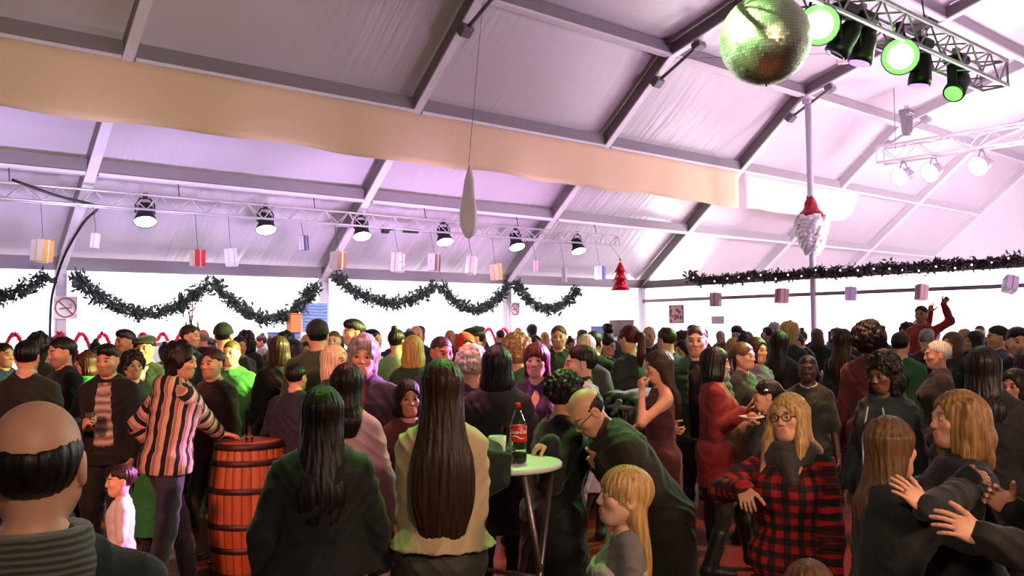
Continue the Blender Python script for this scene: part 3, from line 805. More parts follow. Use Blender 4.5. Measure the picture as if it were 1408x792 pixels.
def cl(c, **k): return M('cloth', c, k.pop('rough', .8), **k)
def top(n, c, **k): 
    m_ = c if not isinstance(c, tuple) else cl(c)
    return dict(n=n, m=m_, **k)
def pants(c, **k): return dict(m=cl(c) if isinstance(c, tuple) else c, **k)
# ------------------------------------------------------------------ the tent
G = 19.14; D = 16.32; BAY = 5.0
zE, zK, zP4, zR = 2.826, 7.173, 8.11, 9.05
HALF = [(D, zE), (11.17, zK), (7.85, zP4), (4.5, zR)]
PROF = HALF + [(9.0 - y, z) for y, z in HALF[-2::-1]]
STEEL = M('paint', (.52, .49, .50), .42); FLANGE_LIT = M('paint', (.90, .88, .90), .3); STEEL_DK = M('paint', (.42, .40, .41), .45)  # beam sides painted darker as shade, flanges paler as light from below
CANVAS = M('canvas', (.80, .77, .79), .32, spec=.5); WALLC = M('canvas', (.90, .89, .90), .55, wr=.12, spec=.2, thin=.5)
def struct(o, label=None): return tag(o, label, None, None, 'structure')
def lerp(a, b, t): return A(a, float) * (1 - t) + A(b, float) * t
def yz(s):   # point on the steep slope: s 0 eave .. 1 kink
    return D - 5.15 * s, zE + (zK - zE) * s
KS = list(range(-3, 6))
for k in KS:
    X = G - BAY * k
    for i in range(len(PROF) - 1):
        (y0, z0), (y1, z1) = PROF[i], PROF[i + 1]
        if y0 < 3 and k > 1 or y0 < -3: continue
        dv = N(A([0, y1 - y0, z1 - z0])); up = A([0, -dv[2], dv[1]]) * (1 if dv[1] < 0 else 1)
        if up[2] < 0: up = -up
        L = math.hypot(y1 - y0, z1 - z0); R = np.stack([A([1., 0, 0]), dv, np.cross([1., 0, 0], dv)], 1)
        c = A([X, (y0 + y1) / 2, (z0 + z1) / 2]) + up * .13
        struct(MB().box(c, (.12, L + .05, .24), R).build('rafter', STEEL)); struct(MB().box(c - up * .125, (.16, L + .05, .035), R).build('rafter_flange_lit', FLANGE_LIT))
    if 0 <= k <= 4 or k == -1:
        b = MB(); a1 = A([X, 11.55, yz(.926)[1] - .10]); a2 = A([X, 10.5, zK + .19 - .12])
        b.tube([a1, a2], .035); b.box(a1, (.24, .2, .16), rot('X', -40), .02).box(a2, (.24, .2, .14), rot('X', -16), .02)
        struct(b.build('rafter_brace', STEEL_DK))
    if k >= -3:
        struct(MB().box((X, D + .02, (zE + .1) / 2), (.17, .14, zE + .1), None, .01).build('column', M('paint', (.80, .78, .82), .4)))
lines_ = [(yz(.3177), .10, .22), (yz(.6436), .10, .24), ((11.17, zK), .12, .24), ((7.85, zP4), .10, .22), ((4.5, zR), .1, .2), ((1.15, zP4), .1, .22)]
for (y, z), wd, hg in lines_:
    for k in KS[:-1]:
        x1 = G - BAY * k; x0 = x1 - BAY
        struct(MB().box(((x0 + x1) / 2, y, z + hg / 2 + .03), (BAY - .14, wd, hg)).build('purlin', STEEL)); struct(MB().box(((x0 + x1) / 2, y, z + .02), (BAY - .2, wd + .05, .05)).build('purlin_flange_lit', FLANGE_LIT))
for k in KS[:-1]:
    x1 = G - BAY * k; x0 = x1 - BAY
    struct(MB().box(((x0 + x1) / 2, D, zE + .11), (BAY - .17, .12, .22)).box(((x0 + x1) / 2, D - .02, zE + .01), (BAY - .17, .18, .02)).build('eave_beam', STEEL))
# roof skin, gently sagging between frames and purlins
def skin(name, pa, pb, k, nu=14, nv=10, off=.29):
    (y0, z0), (y1, z1) = pa, pb; x1 = G - BAY * k; x0 = x1 - BAY
    nrm = N(A([0, -(z1 - z0), y1 - y0])); nrm = nrm if nrm[2] > 0 else -nrm
    V = []; r = random.Random(k * 7 + int(y0 * 3))
    ph = r.uniform(0, 6)
    for j in range(nv + 1):
        for i in range(nu + 1):
            u, v = i / nu, j / nv
            sag = math.sin(PI * u) * math.sin(PI * v) * .10 + .012 * math.sin(u * 40 + ph + v * 3) * math.sin(PI * u) * (.3 + .7 * abs(math.sin(ph + v * 2)))
            p = A([x0 + (x1 - x0) * u, y0 + (y1 - y0) * v, z0 + (z1 - z0) * v]) + nrm * (off - sag); V.append(p)
    Q = [(j * (nu + 1) + i, j * (nu + 1) + i + 1, (j + 1) * (nu + 1) + i + 1, (j + 1) * (nu + 1) + i) for j in range(nv) for i in range(nu)]
    return V, Q
segs = []
pts = [(D, zE), yz(.3177), yz(.6436), (11.17, zK), (7.85, zP4), (4.5, zR), (1.15, zP4), (-2.17, zK), (-7.32, zE)]
mbs = MB()
for k in KS[:-1]:
    for a, b in zip(pts[:-1], pts[1:]):
        V, Q = skin('c', a, b, k); mbs.add(V, Q, True)
struct(mbs.build('ceiling', CANVAS), 'white tent roof fabric stretched over the frames')
XL = G - BAY * KS[-1]; XR = G + 15
def sheet(name, a, b, c, d, mat, n=(60, 8), amp=.015, thick=None):
    V = []; nu, nv = n
    a, b, c, d = (A(q, float) for q in (a, b, c, d)); nr = N(np.cross(b - a, d - a))
    for j in range(nv + 1):
        for i in range(nu + 1):
            u, v = i / nu, j / nv; p = (a * (1 - u) + b * u) * (1 - v) + (d * (1 - u) + c * u) * v
            V.append(p + nr * amp * (math.sin(u * nu * .9) + .6 * math.sin(u * nu * .37 + v * 2)) * (.3 + .7 * (1 - v)))
    Q = [(j * (nu + 1) + i, j * (nu + 1) + i + 1, (j + 1) * (nu + 1) + i + 1, (j + 1) * (nu + 1) + i) for j in range(nv) for i in range(nu)]
    return MB().add(V, Q, True).build(name, mat)
struct(sheet('wall_left', (XL, D + .12, 0), (XR, D + .12, 0), (XR, D + .12, zE + .05), (XL, D + .12, zE + .05), WALLC, (140, 6)))
struct(sheet('wall_right', (G + .12, D + .1, 0), (G + .12, -7.3, 0), (G + .12, -7.3, zE + .05), (G + .12, D + .1, zE + .05), WALLC, (90, 6)))
struct(MB().box((G, (D - 7.3) / 2, 2.915), (.14, D + 7.3 - .1, .20)).box((G - .06, (D - 7.3) / 2, 2.822), (.2, D + 7.3 - .1, .02)).build('tie_beam', STEEL))
struct(MB().box((G, (D - 7.3) / 2, 2.462), (.06, D + 7.3 - .1, .085)).build('gable_rail', STEEL))
b = MB().tube([(G, 11.08, 0), (G, 11.08, zK - .12)], .075, 12); b.box((G, 11.08, zK - .12), (.2, .2, .12), None, .01)
struct(b.build('column', M('paint', (.80, .78, .82), .4)))
# clear film in the gable above the tie beam
gp = [(y, z - .0) for y, z in PROF]
b = MB(); vs = [(G + .03, y, z + .02) for y, z in gp]; b.add(vs, [tuple(range(len(vs)))])
pane = struct(b.build('window_1', M('pane', (.95, .90, .95), .2, haze=.13)), 'clear plastic film filling the gable triangle')
struct(sheet('wall_far', (XR, D, 0), (XR, -7.3, 0), (XR, -7.3, 8.8), (XR, D, 8.8), WALLC, (40, 8)))
struct(MB().box(((XL + XR) / 2, 4.5, -.05), (XR - XL, 27, .1)).build('floor', M('floor', (.50, .20, .12), .4, (.44, .17, .11))), 'reddish brown board floor')
# ------------------------------------------------------------------ hanging strips
def strip(name, x0, x1, y, zt, zb, mat, endround=0):
    V = []; nu = int((x1 - x0) * 6); nv = 8
    for j in range(nv + 1):
        for i in range(nu + 1):
            u, v = i / nu, j / nv; x = x0 + (x1 - x0) * u
            bot = zb + .02 * math.sin(x * 1.3) + .015 * math.sin(x * 2.9 + 1)
            if endround: bot = bot + (zt - bot) * max(0, (u - .75) / .25) ** 3
            z = zt + (bot - zt) * v
            V.append((x, y + (.02 * math.sin(x * 2.1 + 1) + .012 * math.sin(x * 5.3)) * v, z))
    Q = [(j * (nu + 1) + i, j * (nu + 1) + i + 1, (j + 1) * (nu + 1) + i + 1, (j + 1) * (nu + 1) + i) for j in range(nv) for i in range(nu)]
    o = MB().add(V, Q, True).build(name, mat); md = o.modifiers.new('solid', 'SOLIDIFY'); md.thickness = .006
    return o
CREAM = M('canvas', (.90, .79, .64), .7, wr=.08, spec=.15)
tag(strip('fabric_valance', XL, G - .12, 13.0, 5.635, 4.72, CREAM), 'long cream fabric valance hanging from the roof beam across the tent', 'valance')
tag(strip('fabric_valance', G + .15, 25.2, 13.0, 5.62, 4.72, M('canvas', (.86, .80, .80), .7, wr=.3, spec=.15), 1), 'pale fabric valance with rounded end behind the clear gable film', 'valance')
# ------------------------------------------------------------------ lighting trusses
def truss(label, p0, p1, wdt, hgt, step, r=.024, chords=4, group=None):
    p0 = A(p0, float); p1 = A(p1, float); d = N(p1 - p0); sd = N(np.cross(d, [0, 0, 1.])); up = A([0, 0, 1.]); L = np.linalg.norm(p1 - p0)
    t = empty('lighting_truss', p0, 0, label, 'truss', group)
    offs = [sd * wdt / 2 + up * hgt / 2, -sd * wdt / 2 + up * hgt / 2, sd * wdt / 2 - up * hgt / 2, -sd * wdt / 2 - up * hgt / 2] if chords == 4 else [sd * 0 + up * hgt / 2, sd * wdt / 2 - up * hgt / 2, -sd * wdt / 2 - up * hgt / 2]
    for o in offs: MB().tube([o, o + d * L], r, 8).build('chord', ALU, t)
    n = max(2, int(L / step)); b = MB()
    pairs = [(0, 1), (0, 2), (1, 3), (2, 3)] if chords == 4 else [(0, 1), (0, 2), (1, 2)]
    for a, c_ in pairs:
        for i in range(n):
            q0 = d * (L * i / n); qm = d * (L * (i + .5) / n); q1 = d * (L * (i + 1) / n)
            b.tube([offs[a] + q0, offs[c_] + qm], r * .45, 5, False); b.tube([offs[c_] + qm, offs[a] + q1], r * .45, 5, False)
        b.tube([offs[a], offs[c_]], r * .6, 5); b.tube([offs[a] + d * L, offs[c_] + d * L], r * .6, 5)
    b.build('lacing', ALU, t)
    return t
ALU = M('metal', (.78, .76, .78), .35, metallic=.6); DARK = M('paint', (.06, .06, .07), .5); BLK = M('paint', (.035, .035, .04), .45)
TY = 14.58
truss('long slim aluminium truss carrying white lamps along the bar side', (XL, TY, 3.84), (16.2, TY, 3.84), .2, .25, .5, .02, 3)
hb = MB()
for x in np.arange(-4.5, 16.5, 2.5): hb.tube([(x, TY + .03, 3.95), (x, 14.68, yz(.3177)[1] + .03)], .008, 5)
tag(hb.build('hanging_wire', DARK), 'thin black wires holding up the lamp truss on the bar side', 'wire', None, 'stuff')
# black power cable drooping along the truss and down the left column
cpts = [(3.0, TY - .1, 4.0), (3.6, TY - .1, 3.82), (4.1, TY - .05, 3.74), (4.3, TY + .3, 3.72), (4.22, 15.3, 3.55), (4.1, 15.85, 3.1), (4.02, 16.12, 2.66), (3.98, 16.28, 2.2), (3.97, 16.28, 1.2), (3.95, 16.28, .05)]
def smooth(p, n=6):
    p = [A(q, float) for q in p]; out = []
    for i in range(len(p) - 1):
        a, b, c_, d = p[max(i - 1, 0)], p[i], p[i + 1], p[min(i + 2, len(p) - 1)]
        for j in range(n):
            t = j / n; out.append(.5 * ((2 * b) + (c_ - a) * t + (2 * a - 5 * b + 4 * c_ - d) * t * t + (3 * b - a - 3 * c_ + d) * t ** 3))
    return out + [p[-1]]
tag(MB().tube(smooth(cpts), .022, 6).build('power_cable', BLK), 'black power cable running down the left column from the truss', 'cable')
# par lamps
GRN = None; LENS = M('emit', (1, .97, 1), e=26.0)
LAMPS = []
def par_lamp(p, aim, label, group, sc=1.0, lens=None, body=None):
    t = empty('par_lamp', p, 0, label, 'lamp', group); z = N(A(aim, float) - A(p, float)); R = Rfrom(-z)
    body = body or DARK
    MB().lathe([(.05, .34), (.09, .33), (.115, .26), (.12, .16), (.15, .10), (.18, 0), (.172, 0), (.14, .09)], (0, 0, 0), R * sc, 20).build('housing', body, t)
    b = MB()
    for k in range(6):
        a = k * PI / 3; b.box(R @ A([.115 * math.cos(a), .115 * math.sin(a), .24]) * sc, A([.012, .04, .16]) * sc, R @ rot('Z', math.degrees(a)))
    b.build('cooling_fin', body, t)
    MB().lathe([(.165, .012), (.17, .03), (.05, .05)], (0, 0, 0), R * sc, 20).build('lens', lens or LENS, t)
    if lens is not None and lens == GRN: MB().lathe([(.001, -.05), (.07, -.04), (.115, -.005), (.10, .03), (.001, .034)], (0, 0, 0), R * sc, 16).build('bulb', LENS, t)
    y = MB(); c_ = R @ A([0, 0, .17]) * sc
    y.tube([c_ + A([.15, 0, 0]) * sc, c_ + A([.15, 0, .14]) * sc, c_ + A([.08, 0, .24]) * sc, c_ + A([-.08, 0, .24]) * sc, c_ + A([-.15, 0, .14]) * sc, c_ + A([-.15, 0, 0]) * sc], .014 * sc, 6)
    y.box(c_ + A([0, 0, .28]) * sc, A([.06, .06, .10]) * sc); y.build('yoke', BLK, t)
    return t
nth = ['leftmost', 'second from the left', 'third from the left', 'third from the right', 'second from the right', 'rightmost']
for i, x in enumerate((4.94, 7.02, 8.98, 10.95, 12.93, 14.86)):
    p = (x, TY, 3.52); par_lamp(p, (x - .25, TY - .9, 1.6), 'black round lamp shining white under the bar side truss, ' + nth[i], 'lamps on the bar side truss'); LAMPS.append(p)
tag(MB().box((9.5 + .0, TY, 3.66), (.16, .1, .08), None, .02).box((10.1, TY, 3.70), (.34, .12, .07), None, .02).tube([(9.5, TY, 3.68), (9.8, TY, 3.73), (10.1, TY, 3.70)], .018).build('cable_connector', DARK), 'small black cable connector on the truss between the lamps', 'connector')
# rig over the dance floor
RY, RZ = 4.0, 4.62
truss('square aluminium truss with green lit spotlights above the dance floor', (1.5, RY, RZ), (11.05, RY - .0, RZ), .29, .29, .5, .025, 4)
hb = MB()
for x in (2.5, 6.0, 9.3): hb.tube([(x, RY, RZ + .1), (x, 4.48, zR + .05)], .008, 5)
tag(hb.build('hanging_wire', DARK), 'thin wires holding up the square truss above the dance floor', 'wire', None, 'stuff')
GRN = M('emit', (.50, 1, .42), e=1.5)
def moving_head(p, aim, label, group, lens, sc=1.0, body=None):
    body = body or BLK
    t = empty('moving_head_spotlight', p, 0, label, 'spotlight', group); z = N(A(aim, float) - A(p, float)); R = Rfrom(-z)
    MB().box((0, 0, .30 * sc), A([.26, .22, .10]) * sc, None, .02).build('base', body, t)
    y = MB()
    for sx in (-1, 1): y.box((sx * .14 * sc, 0, .12 * sc), A([.035, .11, .30]) * sc, None, .012)
    y.box((0, 0, .25 * sc), A([.28, .11, .04]) * sc, None, .01); y.build('yoke', body, t)
    MB().lathe([(.03, .19), (.08, .18), (.105, .10), (.11, -.02), (.12, -.08), (.118, -.15), (.10, -.15)], (0, 0, 0), R * sc, 18).build('head', body, t)
    MB().lathe([(.098, -.152), (.09, -.165), (.04, -.172)], (0, 0, 0), R * sc, 18).build('lens', lens, t)
    MB().box((0, 0, .39 * sc), A([.07, .07, .10]) * sc).build('clamp', ALU, t)
    return t
DIML = M('glass', (.8, .75, 1), .1)
VIO = M('emit', (.6, .45, 1), e=3.0)
RIG = {}
for nm, px, py, aim, lab, lens, kind in (
    ('a', 1126, 34, pix(1052, 55, 3.0), 'round spotlight glaring green right beside the mirror ball', GRN, 'par'),
    ('b', 1160, 38, (6.2, 6, .5), 'green lit moving head spotlight next to the glaring one by the mirror ball', DIML, 'mh'),
    ('c', 1187, 62, (7.2, 5, 0), 'dark slim moving head spotlight pointing straight down from the truss', VIO, 'mh'),
    ('d', 1238, 76, (2.0, 1.2, 1.9), 'wide spotlight glaring green in the middle of the truss', GRN, 'par'),
    ('e', 1266, 94, (9.0, 4.6, 0), 'dark moving head spotlight with violet lens beside the wide green one', VIO, 'mh'),
    ('f', 1316, 104, (5.5, 4.2, 0), 'green lit spotlight at the right end of the truss', GRN, 'mh')):
    p = on_plane(px, py, 1, RY - (.0 if kind == 'mh' else .1)); p[2] = min(p[2], RZ - .30)
    if kind == 'mh': moving_head(p, aim, lab, 'spotlights on the dance floor truss', lens, .95)
    else: par_lamp(p, aim, lab, 'spotlights on the dance floor truss', 1.0, lens)
    RIG[nm] = p
# mirror ball
bp = pix(1052, 55, 7.0); br = .352
t = empty('mirror_ball', bp, 0, 'large mirror ball glowing green and white under the dance floor truss', 'mirror ball')
b = MB(); nr = 44
for i in range(nr):
    t0, t1 = PI * i / nr, PI * (i + 1) / nr; n = max(6, int(2 * nr * math.sin((t0 + t1) / 2)))
    for k in range(n):
        a0, a1 = 2 * PI * (k + .03) / n, 2 * PI * (k + .97) / n; e0, e1 = t0 + .03 * PI / nr, t1 - .03 * PI / nr
        jit = A([rng.gauss(0, .012) for _ in range(3)]); q = []
        for te, az in ((e0, a0), (e1, a0), (e1, a1), (e0, a1)):
            u = A([math.sin(te) * math.cos(az), math.sin(te) * math.sin(az), math.cos(te)]); q.append(u)
        cu = N(sum(q)); nn = N(cu + jit * 4); cc = cu * br
        vs = []
        for u in q:
            off = u * br - cc; off = off - nn * (off @ nn); vs.append(cc + off)
        b.quad(*vs)
b.build('mirror_facets', M('metal', (.80, .86, .74), .36), t)
MB().lathe([(br * .97 * math.sin(PI * i / 24) + 1e-4, br * .97 * math.cos(PI * i / 24)) for i in range(25)], n=32).build('core', M('paint', (.25, .26, .25), .6), t)
MB().tube([(0, 0, br * .96), (0, 0, br + .06)], .035, 10).tube([(0, 0, br + .05), (0, RY - bp[1], RZ - .14 - bp[2])], .008, 6).lathe([(.05, RZ - bp[2] - .26), (.05, RZ - bp[2] - .14)], (0, RY - bp[1], 0)).build('hanger', DARK, t)
MB().tube([(0, 0, -br + .005), (0, 0, -br - .018)], .008, 6).build('tip', DARK, t)
# second rig behind the clear film
X2 = G + 2.6
q0 = on_plane(1232, 215, 0, X2); q1 = on_plane(1440, 185, 0, X2)
truss('pale truss with stage lamps glimpsed through the clear gable film', (X2, q0[1] + .4, (q0[2] + q1[2]) / 2 + .1), (X2, q1[1] - 4, (q0[2] + q1[2]) / 2 + .1), .4, .4, .8, .03, 4)
zr2 = (q0[2] + q1[2]) / 2 + .1
hb = MB()
for y in (q0[1], q1[1]): hb.tube([(X2, y, zr2 + .1), (X2, y, 8.35)], .01, 5)
tag(hb.build('hanging_wire', DARK), 'thin wires holding the truss behind the gable film', 'wire', None, 'stuff')
WHT = M('emit', (1, .92, 1), e=30.0)
for i, (px, py, lab) in enumerate(((1236, 238, 'pinkish stage lamp at the left end of the truss behind the gable film'), (1278, 245, 'pinkish stage lamp second from the left behind the gable film'), (1345, 255, 'pinkish stage lamp hanging right of the others behind the gable film'), (1248, 205, 'small stage lamp highest of those behind the gable film'))):
    p = on_plane(px, py, 0, X2); p[2] = zr2 - .62 if i < 3 else zr2 + .62
    if i < 3: par_lamp(p, (G - 6, p[1] + 1.5, 2.0), lab, 'stage lamps behind the gable film', 1.3, WHT, M('paint', (.35, .25, .35), .5))
    else: moving_head(p, (X2, p[1], 9), lab, 'stage lamps behind the gable film', DIML, 1.2)
# ------------------------------------------------------------------ garlands
LEAF = M('cloth', (.13, .20, .18), .6)
def garland(pts, label, r=.10, dens=620, group='green fir garlands', mat=LEAF, lights=0, seed=0):
    R_ = random.Random(seed + 11); pts = [A(p, float) for p in pts]
    seg = [np.linalg.norm(pts[i + 1] - pts[i]) for i in range(len(pts) - 1)]; L = sum(seg)
    t = empty('fir_garland', pts[0], 0, label, 'garland', group); o = pts[0]
    def at(s):
        s *= L
        for i, q in enumerate(seg):
            if s <= q or i == len(seg) - 1: return pts[i] + (pts[i + 1] - pts[i]) * min(1, s / q), N(pts[i + 1] - pts[i])
            s -= q
    b = MB()
    for i in range(int(L * dens)):
        s = R_.random(); p, d = at(s); clump = 1 + .35 * math.sin(s * L * 17) + .2 * math.sin(s * L * 41 + 1)
        v = N(A([R_.gauss(0, 1) for _ in range(3)]) + d * R_.choice([-1, 1]) * .5); ln = R_.uniform(.05, .10) * clump * r / .10
        q = p - o + A([R_.gauss(0, 1) for _ in range(3)]) * r * .42; x = N(np.cross(v, [R_.gauss(0, 1), R_.gauss(0, 1), R_.gauss(0, 1)])) * ln * .24; nn = np.cross(x, v) * .5
        b.add([q, q + v * ln * .5 + x + nn, q + v * ln, q + v * ln * .5 - x + nn, q + v * ln * .5 - nn * .4], [(0, 1, 4), (1, 2, 4), (2, 3, 4), (3, 0, 4)])
    b.build('needles', mat, t)
    MB().tube([p - o for p in pts], .012, 5).build('stem', M('paint', (.1, .09, .06), .7), t)
    if lights:
        for i in range(lights):
            p, d = at((i + .5) / lights); p = p - o + A([-.7 * r + R_.uniform(-.03, .03), R_.uniform(-.05, .05), R_.uniform(-.09, .05)])
            MB().lathe([(.004, -.018), (.016, -.008), (.018, .004), (.006, .018)], p, n=8).build('fairy_light', M('emit', (1, .95, .95), e=5.0), t)
    return t
def swag(pa, pm, pb, n=16):
    a = on_plane(*pa, 1, D - .36); m_ = on_plane(*pm, 1, D - .36); b = on_plane(*pb, 1, D - .36)
    u_ = (m_[0] - a[0]) / (b[0] - a[0]); out = []
    za, zb = a[2], b[2]
    for i in range(n + 1):
        u = i / n; s = u / u_ * .5 if u < u_ else .5 + (u - u_) / (1 - u_) * .5
        zl = za + (zb - za) * u; sag = (za + (zb - za) * u_) - m_[2]
        out.append(A([a[0] + (b[0] - a[0]) * u, D - .36, zl - sag * (1 - (2 * s - 1) ** 2)]))
    return out
for i, (a, m_, b, lab) in enumerate((((-75, 378), (-15, 408), (62, 381), 'green fir garland at the left edge ending left of the first column'), ((106, 381), (200, 431), (287, 389), 'wide drooping green fir garland right of the leftmost no smoking sign'),
    ((295, 389), (375, 438), (436, 389), 'green fir garland drooping above the bottles, left of the second column'), ((463, 381), (535, 417), (597, 393), 'green fir garland just right of the second column'),
    ((606, 394), (655, 426), (699, 392), 'green fir garland ending above the far no smoking sign'), ((710, 391), (752, 425), (794, 398), 'green fir garland rightmost on the bar side wall'))):
    garland(swag(a, m_, b), lab, .12, 620, seed=i)
pts = []
for px in range(948, 1500, 12):
    q = on_plane(px, 384 - (px - 950) * .062 + 3.5 * abs(math.sin((px - 950) * PI / 88)) - (6 if px < 955 else 0), 0, G - .42); pts.append(q)
garland(pts, 'dark fir garland with tiny lights along the gable beam behind the pole', .12, 620, lights=26, mat=M('cloth', (.19, .15, .16), .6), seed=20)
# tinsel arcs over the bar
def tinsel(px0, px1, py, n, label, seed):
    R_ = random.Random(seed); a = on_plane(px0, py, 1, D - .14); c_ = on_plane(px1, py, 1, D - .14); b = MB(); pp = []
    for i in range(n):
        for j in range(13):
            s = (i + j / 12) / n; pp.append(A([a[0] + (c_[0] - a[0]) * s, D - .14, a[2] + (c_[2] - a[2]) * s - .34 * (1 - math.sin(PI * j / 12))]))
    for i in range(len(pp) - 1):
        for k in range(26):
            p = lerp(pp[i], pp[i + 1], R_.random()); v = N(A([R_.gauss(0, 1), R_.gauss(0, .6), R_.gauss(0, 1)])) * R_.uniform(.05, .10); x = N(np.cross(v, [R_.gauss(0, 1), R_.gauss(0, 1), 1])) * .009
            b.add([p - x, p + x, p + v], [(0, 1, 2)])
    t = empty('tinsel_garland', pp[0], 0, label, 'tinsel garland', 'red tinsel over the bar')
    o = b.build('tinsel_strands', M('metal', (.85, .13, .28), .4, metallic=.5), t); o.location = tuple(-pp[0]); o2 = MB().tube(pp, .028, 6).build('core_string', M('metal', (.8, .12, .25), .4, metallic=.5), t); o2.location = tuple(-pp[0])
tinsel(-30, 262, 459, 10, 'red tinsel looped in arcs on the white wall above the bar at left', 1)
tinsel(640, 722, 452, 4, 'red tinsel looped low on the wall below the far no smoking sign', 2)
tinsel(345, 372, 463, 1, 'short red tinsel loop left of the dark parka hood', 3)
# ------------------------------------------------------------------ no smoking signs and posters
def no_smoking(px, py, label, sc):
    p = on_plane(px, py, 1, D - .07); t = empty('no_smoking_sign', p, 0, label, 'sign', 'no smoking signs'); s = sc
    MB().box((0, 0, 0), (.60 * s, .012, .62 * s), None, .004).build('board', M('paint', (.93, .92, .93), .5), t)
    red = M('paint', (.74, .22, .30), .5)
    b = MB(); n = 40
    for k in range(n):
        a0, a1 = 2 * PI * k / n, 2 * PI * (k + 1) / n; f = lambda r, a: (r * s * math.cos(a), -.010, r * s * math.sin(a))
        b.quad(f(.235, a0), f(.275, a0), f(.275, a1), f(.235, a1))
    b.box((0, -.010, 0), (.50 * s, .003, .04 * s), rot('Y', 45)); b.build('red_ring', red, t)
    b = MB().box((-.03 * s, -.008, -.02 * s), (.26 * s, .002, .035 * s), rot('Y', -8)).box((.13 * s, -.008, .0), (.03 * s, .002, .035 * s), rot('Y', -8)).tube([(.14 * s, -.009, .02 * s), (.10 * s, -.009, .06 * s), (.15 * s, -.009, .10 * s)], .008 * s, 5)
    b.build('cigarette', M('paint', (.42, .36, .40), .5), t)
no_smoking(90, 423, 'no smoking sign on the leftmost column beside the black cable', .62)
no_smoking(708, 425, 'smaller far no smoking sign on the column below the garland', .52)
def flat_pic(px, py, wd, hg, name, label, cat, mat, axis=1, val=D - .06, fr=None, ext=None):
    p = on_plane(px, py, axis, val); t = empty(name, p, 0 if axis == 1 else -PI / 2, label, cat)
    MB().box((0, 0, 0), (wd, .02, hg), None, .005).build('board', fr or M('paint', (.8, .8, .85), .5), t)
    MB().box((0, -.012, 0), (wd * .9, .004, hg * .9)).build('print', mat, t)
    return t
flat_pic(433, 436, .62, .62, 'wall_poster', 'pale blue printed poster on the wall left of the second column', 'poster', M('blotch', (.55, .66, .82), .5, (.32, .45, .70)))
flat_pic(930, 432, .5, .5, 'wall_poster', 'square dark red patterned picture on the gable wall near the corner', 'picture', M('sparkle', (.42, .14, .18), .6, (.75, .55, .55), s=9.0, metallic=0.), 0, G + .06, M('paint', (.45, .25, .25), .5))
flat_pic(987, 440, .4, .2, 'wall_notice', 'faint pale notice on the gable wall beneath the red picture', 'notice', M('paint', (.80, .78, .82), .5), 0, G + .06)
# ------------------------------------------------------------------ hanging gifts
def gift(px, py, axis, val, wpx, hpx, col, ribbon, label, group, ry=0, rz=35, ztop=None, mat=None, side=-1):
    p = on_plane(px, py, axis, val); dep = (p - CAM) @ FW; w_, h_ = wpx * dep / F_PX * .80, hpx * dep / F_PX * .92
    t = empty('hanging_gift_box', p, 0, label, 'gift box', group); R = rot('Y', ry) @ rot('Z', rz)
    MB().box((0, 0, 0), (w_, w_ * .85, h_), R, .008).build('box', mat or M('paint', col, .45), t)
    b = MB().box((0, 0, 0), (w_ * .09, w_ * .85 + .012, h_ + .012), R).box((0, 0, 0), (w_ + .012, w_ * .09, h_ + .012), R)
    b.build('ribbon', M('metal', ribbon, .3, metallic=.3), t)
    MB().box(R @ A([(w_ / 2 + .002) * side, 0, 0]), (.004, w_ * .80, h_ * .96), R).build('side_panel', M('paint', tuple(min(.95, x * .5 + .5) for x in ribbon), .5), t)
    zt = ztop if ztop is not None else 3.72
    yoff = (TY - p[1]) if axis == 1 else (G - .1 - p[0])
    if axis == 1: MB().tube([R @ A([0, 0, h_ / 2]), (0, yoff, zt - p[2])], .004, 5).build('string', DARK, t)
    else: MB().tube([R @ A([0, 0, h_ / 2]), (yoff, 0, zt - p[2])], .004, 5).build('string', DARK, t)
    return t
GL = 'gift boxes hanging on the bar side'; GR = 'gift boxes hanging from the gable beam'
VY = TY - .12
for a in ((58, 345, 28, 33, (.80, .62, .30), (.95, .85, .7), 'gold gift box hanging leftmost, near the first column', GL, 4, 38), (131, 331, 13, 22, (.88, .84, .92), (.7, .65, .75), 'tiny pale gift box hanging right of the first column', GL, 5, 50),
    (272, 355, 20, 24, (.82, .10, .16), (.95, .7, .7), 'bright red gift box hanging below the truss between two lamps', GL, 0, 8), (318, 354, 19, 27, (.66, .63, .72), (.9, .9, .95), 'silver gift box hanging right of the red one', GL, -6, 45),
    (418, 334, 13, 22, (.22, .20, .32), (.55, .5, .65), 'dark grey gift box hanging higher than the others, between lamps', GL, -4, 20), (465, 358, 22, 25, (.72, .42, .20), (.95, .9, .9), 'orange brown gift box with white side beside the second column', GL, 3, 18),
    (597, 361, 18, 26, (.45, .30, .28), (.9, .85, .85), 'brown and white gift box hanging below the fourth lamp', GL, 3, 20), (648, 365, 19, 26, (.92, .88, .93), (.8, .7, .8), 'white gift box tilting, left of the orange one', GL, 9, 40),
    (682, 374, 19, 24, (.88, .52, .25), (.95, .75, .5), 'bright orange gift box tilting, left of the third column', GL, -7, 28), (776, 378, 8, 22, (.90, .86, .94), (.7, .65, .8), 'narrow white gift box hanging left of the blue one', GL, 0, 30),
    (825, 375, 17, 21, (.20, .30, .68), (.85, .85, .95), 'blue gift box hanging left of the red tinsel tree', GL, 0, 24)):
    px, py, wp, hp, c_, rb, lab, gr, ry, rz = a; gift(px, py, 1, VY, wp, hp, c_, rb, lab, gr, ry, rz)
PK = M('sparkle', (.92, .45, .62), .4, (1, .85, .92), s=16.0)
gift(547, 361, 1, VY, 20, 28, (.9, .5, .6), (.95, .5, .65), 'pink spotted gift box hanging between the third and fourth lamps', GL, 4, 30, None, PK)
gift(737, 366, 1, VY, 9, 16, (.9, .4, .5), (.9, .3, .45), 'tiny pink gift box hanging right of the third column', GL, 0, 40, None, PK)
